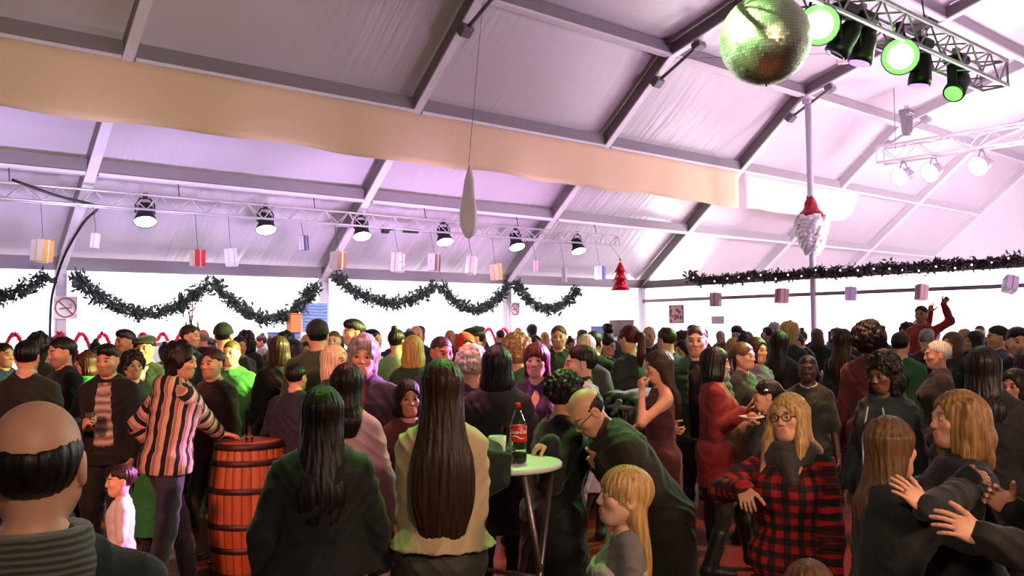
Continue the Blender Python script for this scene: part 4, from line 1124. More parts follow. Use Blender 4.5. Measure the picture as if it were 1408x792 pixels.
for a in ((984, 412, 19, 20, (.36, .16, .18), (.5, .3, .3), 'dark red gift box hanging leftmost on the gable side', 2, 20), (1075, 407, 20, 21, (.55, .14, .18), (.4, .1, .12), 'red gift box tilting, left of the pole', 7, 60), (1170, 404, 20, 20, (.36, .30, .45), (.75, .65, .85), 'grey violet gift box hanging right of the pole', 4, 20),
    (1267, 402, 18, 23, (.48, .28, .26), (.6, .4, .38), 'brown gift box tilting above the person with raised arms', 12, 55), (1389, 391, 23, 23, (.42, .38, .44), (.55, .5, .56), 'grey gift box turned on its corner at the right edge', 24, 40)):
    px, py, wp, hp, c_, rb, lab, ry, rz = a; gift(px, py, 0, G - .45, wp, hp, c_, rb, lab, GR, ry, rz, 2.84)
gift(1160, 79, 1, 7.6, 24, 14, (.8, .3, .4), (.9, .6, .6), 'small pink sparkling box hanging under the roof beside the mirror ball', None, 5, 30, 7.9, M('sparkle', (.75, .30, .36), .4, (1, .75, .8), s=25.0))
# red tinsel tree
p = on_plane(853, 380, 1, TY - .3); t = empty('hanging_tinsel_tree', p, 0, 'red tinsel christmas tree decoration hanging near the corner', 'decoration')
b = MB(); R_ = random.Random(3); hgt = .66
for tier, (zt, zb, r0) in enumerate(((.34, .10, .13), (.20, -.10, .17), (.0, -.33, .225))):
    b.lathe([(.02, zt), (r0 * .55, (zt + zb) / 2 + .02), (r0, zb), (r0 * .6, zb + .02)], n=18)
    for i in range(420):
        s = R_.random() ** .6; a = R_.uniform(0, 2 * PI); r = r0 * s; z = zt + (zb - zt) * s; q = A([r * math.cos(a), r * math.sin(a), z]); v = N(A([math.cos(a), math.sin(a), -.6]) + A([R_.gauss(0, .5) for _ in range(3)])) * .05; x = N(np.cross(v, [0, 0, 1.])) * .010
        b.add([q - x, q + x, q + v], [(0, 1, 2)])
b.build('tinsel_cone', M('metal', (.72, .06, .10), .35, metallic=.45), t)
for i in range(10):
    a = i * 2.4; z = .22 - i * .055; r = .06 + (.28 - z) * .24
    MB().lathe([(.004, -.02), (.02, 0), (.004, .02)], (r * math.cos(a), r * math.sin(a), z), n=8).build('bauble', M('metal', (.95, .9, .9), .3, metallic=.2), t)
b = MB()
for k in range(10):
    r = .06 if k % 2 == 0 else .025; r2 = .025 if k % 2 == 0 else .06; a0 = PI / 2 + k * PI / 5; a1 = a0 + PI / 5
    for y in (-.012, .012): b.add([(0, y * 1.5, .40), (r * math.cos(a0), 0, .40 + r * math.sin(a0)), (r2 * math.cos(a1), 0, .40 + r2 * math.sin(a1))], [(0, 1, 2)])
b.build('star', M('metal', (.8, .10, .14), .35, metallic=.5), t)
MB().tube([(0, 0, .44), (0, TY - p[1], 3.72 - p[2])], .004, 5).build('string', DARK, t)
# santa hat and beard decoration strapped to the pole
p = on_plane(1111, 300, 0, G - .15); p[1] = 11.08; p[0] = G
t = empty('santa_decoration', (p[0], p[1], 4.1), 0, 'red felt santa hat above a fluffy white beard on the gable pole', 'decoration')
F = Field(); F.rc((0, 0, .78), (0, 0, .28), .06, .20, k=.05); F.el((0, 0, .24), (.29, .29, .12), k=.05); F.rc((0, 0, -.2), (0, 0, 1.2), .078, .078, k=.005, op='s')
V, Q = F.mesh(.016); link_mesh('hat', np_mesh('hat', wob(V, .012, 14), Q), M('cloth', (.60, .07, .10), .8), t)
F = Field(); R_ = random.Random(4)
for i in range(150):
    z = R_.uniform(-.62, .14); r = .40 * math.sqrt(max(.02, 1 - ((z - .0) / .68) ** 2)) * (.85 if z < -.2 else 1); a = R_.uniform(0, 2 * PI)
    F.el((r * .80 * math.cos(a), r * .80 * math.sin(a), z), (.07, .07, .12), k=.05)
F.loft([(-.66, .11, .11, 0), (-.3, .25, .25, 0), (0, .34, .34, 0), (.16, .28, .28, 0)], k=.05); F.rc((0, 0, -1), (0, 0, 1.2), .078, .078, k=.005, op='s')
V, Q = F.mesh(.018); link_mesh('beard', np_mesh('beard', wob(V, .010, 30), Q), M('hair', (.90, .86, .86), .7, curl=True), t)
# long white paper drop hanging in front of the valance
p = on_plane(645, 275, 1, 11.6); dep = (p - CAM) @ FW; k_ = dep / F_PX
prof = [(x * 1.02 * k_, -y * k_) for x, y in ((.5, -50), (3, -42), (6.5, -28), (8, -8), (9.5, 6), (10.5, 14), (11, 25), (10.6, 36), (9, 44), (5.5, 50), (.5, 54))]
V = []; n = 16
b = MB()
for r, z in prof:
    for k in range(n):
        a = 2 * PI * k / n; rr = r * (1 + .18 * math.sin(3 * a + z * 4) + .1 * math.sin(7 * a)); V.append((rr * math.cos(a) + .02 * math.sin(z * 3), rr * math.sin(a), z))
Q = [(i * n + k, i * n + (k + 1) % n, (i + 1) * n + (k + 1) % n, (i + 1) * n + k) for i in range(len(prof) - 1) for k in range(n)]
b.add(V, Q, True); t = empty('paper_icicle', p, 0, 'long pale paper icicle hanging in front of the cream valance', 'decoration')
b.build('paper_drop', M('canvas', (.88, .85, .86), .7, wr=.3, spec=.1), t)
MB().tube([(0, 0, 50 * k_), (0, 11.17 - p[1], zK - p[2] + .02)], .004, 5).build('string', DARK, t)
# ------------------------------------------------------------------ bar furniture against the wall
WHITEW = M('paint', (.85, .85, .87), .5)
def cabinet(x0, x1, h, label):
    t = empty('back_bar_cabinet', ((x0 + x1) / 2, D - .42, 0), 0, label, 'cabinet'); w_ = x1 - x0
    MB().box((0, 0, h / 2), (w_, .5, h), None, .01).build('carcass', WHITEW, t); MB().box((0, 0, h + .02), (w_ + .06, .56, .04), None, .01).build('top', M('paint', (.7, .7, .74), .35), t)
    n = max(2, int(w_ / .7))
    for i in range(n):
        x = -w_ / 2 + w_ * (i + .5) / n; dr = MB().box((x, -.26, h * .5), (w_ / n - .03, .02, h - .12), None, .005).build('door', WHITEW, t); MB().tube([(x + .1, -.285, h * .5), (x + .1, -.285, h * .5 + .12)], .008, 6).build('handle', ALU, dr)
cabinet(5.3, 8.6, 1.55, 'white back bar cabinet carrying bottles below the left garlands')
cabinet(14.6, 18.0, 1.45, 'white back bar cabinet carrying crates near the corner')
def bottle(p, label, col=(.05, .10, .06), h=.32, group='bottles on the back bar'):
    t = empty('bottle', p, 0, label, 'bottle', group); k = h / .32
    MB().lathe([(.036 * k, 0), (.038 * k, .01), (.038 * k, .19 * k), (.030 * k, .215 * k), (.014 * k, .245 * k), (.013 * k, .30 * k), (.001, .30 * k)], n=14).build('body', M('paint', col, .12), t)
    MB().lathe([(.0155 * k, .285 * k), (.016 * k, .322 * k), (.002, .324 * k)], n=12).build('cap', M('metal', (.5, .4, .2), .4), t)
    MB().lathe([(.0388 * k, .06 * k), (.0388 * k, .15 * k)], n=14).build('paper_label', M('paint', (.85, .82, .78), .6), t)
for px, lab, c_, hh in ((256, 'dark wine bottle leftmost on the back bar, before the white wall', (.05, .09, .06), .33), (263, 'taller dark bottle in the middle of the back bar bottles', (.06, .05, .06), .40), (272, 'dark bottle rightmost of the back bar bottles', (.06, .07, .10), .34)):
    q = on_plane(px, 457, 1, D - .45); bottle((q[0], D - .45, 1.59), lab, c_, hh)
q = on_plane(263, 432, 1, D - .35); t = empty('dried_flowers', (q[0], D - .30, 1.59), 0, 'sprig of dried flowers behind the back bar bottles', 'flowers')
R_ = random.Random(9); vb = MB().lathe([(.05, 0), (.06, .1), (.035, .2), (.045, .24), (.03, .24)]); vb.build('vase', M('paint', (.4, .35, .4), .4), t)
sb = MB(); pb = MB()
for i in range(12):
    v = A([R_.gauss(0, .13), R_.gauss(0, .05), R_.uniform(.42, .68)]); sb.tube([(0, 0, .2), v * .6 + A([0, 0, .05]), v], .005, 4); pb.lathe([(.004, -.02), (.025, 0), (.004, .02)], v, n=6)
sb.build('stems', M('paint', (.25, .2, .15), .7), t); pb.build('blooms', M('paint', (.55, .25, .30), .7), t)
def crate(px, py, wd, hg, dp, col, label, cat='crate', y=D - .45, z=1.49, name='crate'):
    q = on_plane(px, py, 1, y); t = empty(name, (q[0], y, z), rng.uniform(-.2, .2), label, cat); m_ = M('paint', col, .6)
    MB().box((0, 0, hg / 2), (wd, dp, hg), None, .008).build('body', m_, t); MB().box((0, 0, hg + .006), (wd + .02, dp + .02, .03), None, .006).build('lid', M('paint', tuple(x * .85 for x in col), .6), t)
crate(855, 445, .52, .42, .4, (.45, .38, .34), 'grey brown cardboard box on the cabinet by the corner', 'box', name='cardboard_box')
crate(828, 450, .5, .26, .35, (.38, .45, .68), 'pale blue plastic crate beside the cardboard box', 'crate')
crate(390, 456, .5, .12, .35, (.40, .48, .72), 'pale blue tray on the cabinet behind the parka', 'tray', z=1.59, name='tray')
crate(404, 452, .22, .48, .2, (.85, .52, .28), 'tall orange carton on the cabinet left of the parka hood', 'carton', z=1.59, name='carton')
# ------------------------------------------------------------------ barrel
BP = pix(342, 605, 6.44); BP[2] = 0
t = empty('wine_barrel', BP, 0, 'oak wine barrel with dark hoops standing behind the black jumper woman', 'barrel')
def brad(z): return .232 + .046 * (1 - ((z - .475) / .475) ** 2)
b = MB(); ns = 26
prof = [(brad(z) - (.0 if .03 < z < .92 else .004), z) for z in np.linspace(0, .95, 19)]
for k in range(ns):
    a0, a1 = 2 * PI * k / ns + .006, 2 * PI * (k + 1) / ns - .006; vs = []; us = []
    for r, z in prof:
        for a, rr in ((a0, r - .004), (a0 + .02, r), ((a0 + a1) / 2, r + .002), (a1 - .02, r), (a1, r - .004)): vs.append((rr * math.cos(a), rr * math.sin(a), z)); us.append(k + .5)
    fs = [(i * 5 + j, i * 5 + j + 1, i * 5 + j + 6, i * 5 + j + 5) for i in range(len(prof) - 1) for j in range(4)]; b.add(vs, fs, True, us)
b.lathe([(r - .012, z) for r, z in prof], n=26, umul=26)
b.build('staves', M('wood', (.78, .42, .22), .55, (.55, .26, .12)), t)
for z0, z1 in ((.005, .05), (.19, .235), (.355, .40), (.60, .645), (.79, .835), (.90, .948)):
    MB().lathe([(brad(z0) + .001, z0), (brad(z0) + .006, z0 + .002), (brad(z1) + .006, z1 - .002), (brad(z1) + .001, z1)], n=40).build('hoop', M('metal', (.30, .22, .20), .5, metallic=.7), t)
MB().lathe([(.001, .918), (.218, .918), (.220, .93), (.001, .93)], n=32).build('head', M('wood', (.66, .40, .30), .5, (.5, .28, .2)), t)
def glass(p, label, liquid=(.55, .42, .2), h=.12, r=.035, group=None, fill=.5, cup=False):
    t = empty('drinking_glass' if not cup else 'plastic_cup', p, 0, label, 'glass' if not cup else 'cup', group)
    MB().lathe([(r * .8, 0), (r, h), (r * .95, h), (r * .75, .006), (.001, .006)], n=16).build('tumbler', M('glass', (.95, .97, .95), .03) if not cup else M('paint', (.85, .87, .82), .35), t)
    if fill: MB().lathe([(r * .73, .008), (r * (.75 + .2 * fill), h * fill), (.001, h * fill)], n=16).build('drink', M('paint', liquid, .1), t)
glass(BP + A([-.05, -.12, .931]), 'small glass on the barrel top by the striped sleeve', (.7, .5, .4), .13, .032)
# ------------------------------------------------------------------ bar tables
def bar_table(P, r, h, label, col, ry=20):
    t = empty('bar_table', (P[0], P[1], 0), math.radians(ry), label, 'table', 'round bar tables')
    MB().lathe([(.001, h - .03), (r - .02, h - .03), (r, h - .022), (r, h - .006), (r - .008, h), (.001, h)], n=40).build('tabletop', M('paint', col, .35), t)
    for sx in (-1, 1):
        for sy in (-1, 1): MB().tube([(sx * r * .8, sy * .16, .015), (-sx * r * .55, sy * .16, h - .03)], .016, 8).build('leg', M('metal', (.45, .40, .40), .35, metallic=.8), t)
    MB().tube([(0, -.17, h * .56), (0, .17, h * .56)], .012, 8).build('crossbar', M('metal', (.45, .40, .40), .35, metallic=.8), t)
    return t
TP = pix(697, 636, 4.02); TP[2] = 0
TH = 1.73 - (634 - 452.4) * 4.02 / F_PX
bar_table(TP, .25, TH, 'round bar table holding the red capped bottle', (.86, .88, .84))
T2 = pix(880, 566, 7.1); bar_table(T2, .28, 1.12, 'round bar table covered by a green jacket behind the bent man', (.4, .42, .4), 60)
T3 = pix(855, 515, 9.2); bar_table(T3, .3, 1.18, 'dark far bar table with two glasses in the crowd', (.2, .2, .2), 10)
for dx, lab in ((-.12, 'left glass on the dark far bar table'), (.14, 'right glass on the dark far bar table')): glass((T3[0] + dx, T3[1] - .1, 1.18), lab, (.6, .6, .5), .15, .04)
# soda bottle with red cap and label
sp = pix(713, 628, 3.96); sp[2] = TH
t = empty('soda_bottle', sp, math.atan2(-sp[1], -sp[0]) + PI / 2, 'large clear soda bottle with red cap and red label on the bar table', 'bottle')
k = 1.0
prof = [(.040, .0), (.050, .012), (.0525, .04), (.050, .085), (.049, .10), (.0525, .12), (.0535, .20), (.0525, .235), (.046, .255), (.032, .295), (.019, .325), (.0145, .34), (.0145, .352)]
sc_ = (628 - 546) * 3.96 / F_PX / .372
MB().lathe([(r * sc_, z * sc_) for r, z in prof] + [(.0120 * sc_, .352 * sc_), (.0165 * sc_, .325 * sc_), (.030 * sc_, .294 * sc_), (.044 * sc_, .254 * sc_), (.051 * sc_, .2 * sc_), (.047 * sc_, .09 * sc_), (.049 * sc_, .03 * sc_), (.002, .012 * sc_)], n=28).build('body', M('glass', (.93, .97, .93), .04), t)
MB().lathe([(.036 * sc_, .012 * sc_), (.047 * sc_, .03 * sc_), (.046 * sc_, .062 * sc_), (.001, .062 * sc_)], n=24).build('drink', M('paint', (.06, .025, .02), .1), t)
MB().lathe([(.0175 * sc_, .345 * sc_), (.0178 * sc_, .372 * sc_), (.014 * sc_, .376 * sc_), (.001, .376 * sc_)], n=18).build('cap', M('paint', (.85, .10, .08), .35), t)
lr = .0545 * sc_
MB().lathe([(lr - .001, .138 * sc_), (lr, .14 * sc_), (lr, .232 * sc_), (lr - .001, .234 * sc_)], n=32).build('paper_label', M('paint', (.86, .13, .08), .4), t)
def wrap_text(txt, size, z, r, shear, parent, mat, rz=0, bold=0.0):
    cu = bpy.data.curves.new('t', 'FONT'); cu.body = txt; cu.size = size; cu.align_x = 'CENTER'; cu.align_y = 'CENTER'; cu.shear = shear; cu.offset = bold; cu.resolution_u = 3
    o = bpy.data.objects.new('t', cu); C.objects.link(o); dg = bpy.context.evaluated_depsgraph_get(); me = bpy.data.meshes.new_from_object(o.evaluated_get(dg)); bpy.data.objects.remove(o)
    for v in me.vertices:
        a = v.co.x / r + rz; v.co = (r * math.sin(a), -r * math.cos(a), z + v.co.y)
    me.materials.clear(); return link_mesh('lettering', me, mat, parent)
WL = M('paint', (.95, .93, .9), .4)
wrap_text('Coca-Cola', .0295 * sc_, .198 * sc_, lr + .0012, .35, t, WL, 0, .0008)
b = MB(); nn = 20
for i in range(nn):
    def f(s, o): a = -.9 + 1.8 * s; return ((lr + .0011) * math.sin(a), -(lr + .0011) * math.cos(a), (.166 + .008 * math.sin(s * 6) + o) * sc_)
    s0, s1 = i / nn, (i + 1) / nn; wv = .004 * math.sin(PI * (i + .5) / nn); b.quad(f(s0, -wv), f(s1, -wv), f(s1, wv), f(s0, wv))
b.build('label_swoosh', WL, t)
cp = pix(684, 612, 3.98); glass((cp[0], cp[1], TH), 'pale plastic cup on the bar table left of the bottle', (.5, .45, .3), .12, .04, None, .4, True)
cp = pix(700, 596, 4.16); glass((cp[0], cp[1], TH), 'thin clear glass behind the red capped bottle', (.5, .5, .4), .14, .034, None, .3)
# coat thrown over the table's left edge
F = Field(); c0 = A([TP[0], TP[1], TH]); lft = -N(A([RT[0], RT[1], 0])); fwd = N(A([-FW[0], -FW[1], 0]))
R_ = random.Random(5)
for i in range(26):
    s = R_.random(); q = c0 + lft * (.09 + .17 * s) + fwd * R_.uniform(-.12, .18) + A([0, 0, .03 + R_.uniform(0, .05)]); F.el(q, (R_.uniform(.05, .08), R_.uniform(.05, .08), R_.uniform(.018, .032)), None, .04)
for i in range(14):
    s = i / 13; q = c0 + lft * (.25 + .03 * math.sin(i * 2)) + fwd * (-.16 + .36 * s); F.rc(q + A([0, 0, .03]), q + lft * .06 + A([0, 0, -.30 - .16 * math.sin(s * 3)]), .035, .022, k=.04)
for i in range(8):
    s = i / 7; q = c0 + lft * (.0 + .24 * s) + fwd * .23; F.rc(q + A([0, 0, .04]), q + fwd * .06 + A([0, 0, -.05 - .12 * s]), .028, .016, k=.04)
V, Q = F.mesh(.010); o = link_mesh('draped_coat', np_mesh('draped_coat', wob(V - c0, .006, 30), Q), cl((.045, .075, .055))); o.location = tuple(c0); tag(o, 'dark green coat thrown over the left edge of the bar table', 'coat')
F = Field(); c0 = A([T2[0], T2[1], 1.12])
for i in range(24):
    a = R_.uniform(0, 2 * PI); rr = R_.uniform(0, .24); F.el(c0 + A([rr * math.cos(a), rr * math.sin(a), .03 + R_.uniform(0, .05)]), (R_.uniform(.06, .10), R_.uniform(.06, .10), .035), None, .04)
for i in range(10):
    a = i * .63; F.rc(c0 + A([.26 * math.cos(a), .26 * math.sin(a), .03]), c0 + A([.33 * math.cos(a), .33 * math.sin(a), -.12 - .06 * math.sin(i)]), .03, .018, k=.04)
V, Q = F.mesh(.012); o = link_mesh('draped_jacket', np_mesh('draped_jacket', wob(V - c0, .006, 30), Q), cl((.12, .30, .16))); o.location = tuple(c0); tag(o, 'green padded jacket heaped on the bar table behind the bent man', 'jacket')
# striped mat on the floor between the two nearest women
q = pix(517, 760, 4.9); t = empty('floor_mat', (q[0] + .15, q[1] + .2, 0), math.radians(-41), 'red and white striped mat on the floor between the two long haired women', 'mat')
MB().box((0, 0, .006), (.75, 1.2, .012), None, .004).build('backing', M('paint', (.72, .08, .12), .6), t)
b = MB()
for i in range(9): b.box((0, -.54 + i * .135, .0125), (.75, .06, .002))
b.build('stripes', M('paint', (.92, .85, .88), .6), t)
# ------------------------------------------------------------------ the people one can tell apart
JEANS = (.16, .18, .22); BLK_ = (.055, .05, .055); CHAR = (.11, .10, .11); DGR = (.06, .095, .07); NAVY = (.09, .09, .15)
# the nearest: man seen from behind at the lower left
def x_collar(f, r, s_):
    F = Field(); F.loft([(1.33, .155, .118, .004), (1.385, .142, .108, .008), (1.43, .104, .090, .014), (1.475, .076, .076, .016), (1.51, .068, .070, .014)], f.R, f.piv - f.R @ A([0, 0, .92]), .036, k=.02)
    F.rc(f.T((0, .012, 1.47)), f.c(0, .01, .02), .062, k=.006, op='s'); F.half((0, -.25, -1), (0, .1, 1.36), .01)
    add_part(r, 'shawl_collar', F, .009, M('knit', (.20, .20, .19), .8, (.46, .45, .42)), s_, .003, 'grey ribbed shawl collar')
P1 = person(52, 543, 1.62, 172, 'bald man from behind in dark green jumper with grey ribbed collar, nearest at lower left', sex='m', hair='bald', hc='dark', skin='fair', build=1.10,
    hs=1.09, tops=[top('jumper', (.05, .095, .06), th=.024, hem=.86, loose=.012)], bottom=pants(CHAR), extra=[x_collar])
# left group
P2 = person(148, 473, 6.7, -18, 'dark haired man in open black blazer and printed shirt holding a drink', sex='m', hair='quiff', hc='dark', head=(-8, 6, 0), stubble=.7, skin='fair',
    tops=[top('shirt', M('blotch', (.80, .74, .68), .7, (.50, .38, .34)), th=.010, hem=.90, collar=True, depth=.07), top('blazer', BLK_, th=.024, hem=.80, loose=.008, open=(1.44, .90, .055, .085))], bottom=pants(BLK_, th=.016),
    arms={'R': dict(hand=(-.09, -.30, 1.12), dir=(.5, -.35, .5), palm=(.7, .3, -.2), curl=48, hint=(-.6, .5, -.5)), 'L': dict(hand=(.22, -.10, .86), hint=(.7, .6, 0), curl=40)})
hw = hand_world(P2, 'R'); glass(hw - A([0, 0, .05]), 'clear drinking glass in the hand of the black blazer man', (.6, .45, .25), .13, .033, None, .4)
HW = []
P3 = person(250, 472, 6.0, 118, 'man in striped hooded jacket leaning on the wine barrel', sex='m', hair='messy', hc='dark', head=(-50, 4, 0), lean=10, skin='fair', stubble=.4, build=1.02,
    tops=[top('striped_hoodie', M('stripe', (.80, .66, .56), .85, (.62, .46, .40)), th=.024, hem=.85, hood=True, loose=.016, flare=.02)], bottom=pants(JEANS, th=.016),
    feet={'L': (.06, -.22, 0, 10), 'R': (-.13, .18, 0, -5)}, warm={'R': (BP + A([-.20, .0, .985]), dict(w=1, curl=12, palm=(0, 0, -1), dir=vdir(.9, -.1, .25), hint=vdir(0, -1, 0)))}, arms={'L': dict(hand=(.26, -.10, .95))})
P4 = person(292, 479, 6.85, -40, 'man in maroon jumper and white collar half hidden behind the striped jacket man', sex='m', hair='short', hc='brown', skin='fair', tops=[top('shirt', (.8, .78, .75), th=.008, hem=.9, collar=True), top('jumper', (.19, .07, .09), th=.018, hem=.86, loose=.01)], bottom=pants(CHAR))
P5 = person(318, 467, 8.1, -22, 'man with shaved head in green short sleeved jumper behind the barrel', sex='m', hair='buzz', hc='lightbrown', skin='pale', build=1.10, stubble=.15,
    tops=[top('jumper', (.16, .42, .17), th=.016, hem=.86, sleeve=.62, loose=.016, wob=.007)], bottom=pants(CHAR), arms={'L': dict(hand=(.34, -.10, .80), hint=(.8, .6, 0)), 'R': dict(hand=(-.25, -.16, .9))})
P6 = person(166, 638, 5.1, -88, 'small boy in white shirt facing left below the striped jacket man', sex='m', hair='short', hc='brown', hs=1.38, build=1.12, stubble=0, skin='pale', lips=(1, .7, .7),
    tops=[top('shirt', (.82, .80, .80), th=.014, hem=.86, sleeve=.5, collar=True)], bottom=pants(NAVY))
P7 = person(207, 618, 6.3, 150, 'small child in bright green coat between the blazer man and the striped jacket man', sex='f', hair='bob', L=.13, hc='brown', hs=1.3, tops=[top('coat', (.14, .50, .24), th=.028, hem=.62, flare=.03)], bottom=pants(NAVY))
person(38, 467, 6.3, 165, 'dark haired man from behind in black jacket with white collar line, far left', sex='m', hair='short', hc='black', tops=[top('shirt', (.8, .8, .8), th=.014, hem=.9, roll=1), top('jacket', BLK_, th=.022, hem=.8, loose=.012)], bottom=pants(BLK_))
person(84, 463, 7.2, -62, 'man in black coat turned left beside the woman with a green scarf', sex='m', hair='short', hc='dark', stubble=.7, head=(-6, 8, 0), skin='fair', tops=[top('coat', BLK_, th=.024, hem=.62, collar=True)], bottom=pants(BLK_))
person(117, 484, 7.95, -70, 'auburn haired woman in brown coat and green scarf facing left', sex='f', hair='bob', L=.12, hc='auburn', head=(0, 8, 0), skin='fair', tops=[top('coat', (.22, .15, .11), th=.022, hem=.66)], bottom=pants(CHAR), extra=[x_scarf((.20, .55, .30))])
person(54, 459, 7.6, 150, 'tall man with thick black hair behind the far left group', sex='m', hair='messy', hc='black', tops=[top('jacket', BLK_, th=.022, hem=.8)], bottom=pants(CHAR))
person(200, 461, 8.4, -25, 'man in dark flat cap and green jacket with white collar', sex='m', hair='short', hc='dark', skin='fair', tops=[top('shirt', (.85, .84, .82), th=.012, hem=.9, collar=True), top('jacket', (.09, .14, .09), th=.02, hem=.8, open=(1.44, 1.0, .05, .04))], bottom=pants(CHAR), extra=[x_hat('flatcap', (.08, .07, .07))])
person(183, 484, 7.4, 18, 'dark curly haired woman in dark green top behind the black blazer man', sex='f', hair='curly', L=.1, hc='dark', skin='fair', tops=[top('jumper', DGR, th=.016, hem=.84)], bottom=pants(CHAR))
person(6, 471, 8.5, 40, 'person in blue jacket at the far left edge', sex='m', hair='short', hc='dark', tops=[top('jacket', (.16, .20, .36), th=.022, hem=.8)], bottom=pants(CHAR))
person(172, 453, 9.6, -60, 'young man with a dark quiff standing below the red tinsel', sex='m', hair='quiff', hc='dark', skin='tan', tops=[top('jacket', (.20, .18, .19), th=.02, hem=.8)], bottom=pants(CHAR))
person(262, 446, 9.8, 60, 'dark haired man beneath the bottles turned right', sex='m', hair='short', hc='brown', skin='fair', tops=[top('jacket', CHAR, th=.02, hem=.8)], bottom=pants(CHAR))
# behind the barrel
person(308, 444, 8.9, 160, 'tall man in dark green coat and dark beanie behind the shaved headed man', sex='m', hair='buzz', hc='black', build=1.08, tops=[top('coat', (.06, .12, .07), th=.026, hem=.62, loose=.01)], bottom=pants(BLK_), extra=[x_hat('beanie', (.05, .045, .05))])
person(384, 462, 7.9, 170, 'person with brown bob from behind in black coat right of the shaved headed man', sex='f', hair='bob', L=.14, hc='brown', tops=[top('coat', BLK_, th=.026, hem=.6, loose=.01)], bottom=pants(BLK_))
person(437, 440, 7.3, 178, 'tall person from behind in khaki green parka with hood down', sex='m', hair='short', hc='black', build=1.05, tops=[top('parka', (.24, .28, .17), th=.034, hem=.58, hood=True, loose=.016)], bottom=pants(CHAR), extra=[x_hat('beanie', (.05, .06, .045))])
person(408, 499, 6.75, 150, 'person in dark navy jacket stooping below the parka', sex='m', hair='short', hc='black', lean=14, tops=[top('jacket', NAVY, th=.026, hem=.8, loose=.012)], bottom=pants(CHAR))
person(461, 474, 6.6, 55, 'woman with pale blonde hair facing right in black jacket', sex='f', hair='bob', L=.17, hc='pale', skin='fair', tops=[top('jacket', BLK_, th=.02, hem=.84)], bottom=pants(CHAR))
P10 = person(499, 463, 5.5, -8, 'man with swept back grey hair in dark purple coat facing the camera', sex='m', hair='messy', hc='grey', skin='fair', stubble=.3, head=(4, 0, 4), tops=[top('jumper', (.45, .10, .10), th=.012, hem=.9, roll=1), top('coat', (.13, .07, .16), th=.026, hem=.6, collar=True, open=(1.45, 1.1, .045, .02))], bottom=pants(CHAR))
P11 = person(478, 499, 4.55, 168, 'woman with dark purple wavy hair from behind in pale pink top', sex='f', hair='long', L=.28, hw=.105, hc='dark', tops=[top('blouse', (.78, .60, .66), th=.016, hem=.84, loose=.01)], bottom=pants(CHAR))
def x_strap(f, r, s_):
    F = Field(); pts_ = [f.T((-.10, .09, 1.44)), f.T((-.03, .135, 1.30)), f.T((.08, .135, 1.12)), f.T((.17, .09, .97))]
    for a, b in zip(pts_[:-1], pts_[1:]): F.rc(a, b, .010, k=.004)
    add_part(r, 'bag_strap', F, .006, cl((.25, .16, .14)), s_)
person(486, 439, 8.8, -68, 'young man with dark quiff facing left, taller than the grey haired man', sex='m', hair='quiff', hc='dark', skin='pale', tops=[top('jumper', CHAR, th=.018, hem=.84)], bottom=pants(CHAR))
person(513, 452, 9.6, 55, 'young man with short dark hair facing right beside the quiff man', sex='m', hair='short', hc='dark', skin='fair', tops=[top('shirt', (.65, .72, .58), th=.014, hem=.84)], bottom=pants(CHAR))
person(546, 452, 9.2, 150, 'woman with dark topknot bun from behind in pale green top', sex='f', hair='bun', hc='black', skin='fair', tops=[top('jumper', (.55, .66, .48), th=.018, hem=.84)], bottom=pants(CHAR))
person(568, 461, 7.6, 176, 'woman with bright blonde bob from behind in green jumper', sex='f', hair='bob', L=.16, hc='blond', tops=[top('jumper', (.10, .24, .13), th=.020, hem=.84, loose=.012)], bottom=pants(CHAR))
P12 = person(607, 461, 6.5, 28, 'man with receding cropped hair and reddish face behind the cream blouse woman', sex='m', hair='buzz', hc='brown', skin='tan', head=(0, 8, 0), tops=[top('jacket', CHAR, th=.022, hem=.8)], bottom=pants(CHAR))
person(561, 522, 5.0, 12, 'short dark haired woman peeking out beside the cream blouse woman', sex='f', hair='bob', L=.12, hc='dark', skin='tan', tops=[top('jumper', (.30, .10, .11), th=.018, hem=.84)], bottom=pants(CHAR))
person(640, 460, 8.4, 20, 'person in bright red hood behind the cropped haired man', sex='f', hair='bob', L=.13, hc='brown', skin='fair', tops=[top('jacket', (.70, .12, .09), th=.02, hem=.82)], bottom=pants(CHAR), extra=[x_hat('hood', (.72, .12, .09))])
P13 = person(646, 478, 5.75, -150, 'white haired person in purple jacket turned away left of the black bob', sex='f', hair='curly', L=.06, hc='white', tops=[top('jacket', (.26, .15, .36), th=.026, hem=.8, ridge=.05, loose=.01)], bottom=pants(CHAR), arms={'L': dict(hand=(.22, -.32, 1.1)), 'R': dict(hand=(-.2, -.3, 1.15))})
P14 = person(683, 475, 5.2, 176, 'woman with black bob from behind in charcoal coat', sex='f', hair='bob', L=.17, hc='black', build=1.1, tops=[top('coat', (.13, .115, .12), th=.03, hem=.6, loose=.02)], bottom=pants(BLK_))
P15 = person(737, 471, 5.95, -10, 'woman with straight auburn fringe in purple low necked top, lit magenta', sex='f', hair='fringe', L=.34, hc='auburn', skin='pale', tops=[top('top', (.30, .16, .38), th=.010, hem=.86, depth=.16, sleeve=.9), top('jacket', (.16, .11, .20), th=.022, hem=.8, open=(1.46, .9, .075, .09))], bottom=pants(CHAR))
P16 = person(797, 474, 5.5, -82, 'man with short dark hair facing left in white and purple jacket', sex='m', hair='short', hc='dark', skin='pale', tops=[top('jumper', (.22, .10, .18), th=.014, hem=.9, roll=1), top('jacket', (.78, .72, .80), th=.026, hem=.8, loose=.01)], bottom=pants(CHAR))
person(768, 447, 9.4, -5, 'young man with cropped fair hair in green jacket standing above the fringed woman', sex='m', hair='short', hc='lightbrown', skin='fair', tops=[top('jacket', (.14, .20, .12), th=.022, hem=.8, collar=True)], bottom=pants(CHAR))
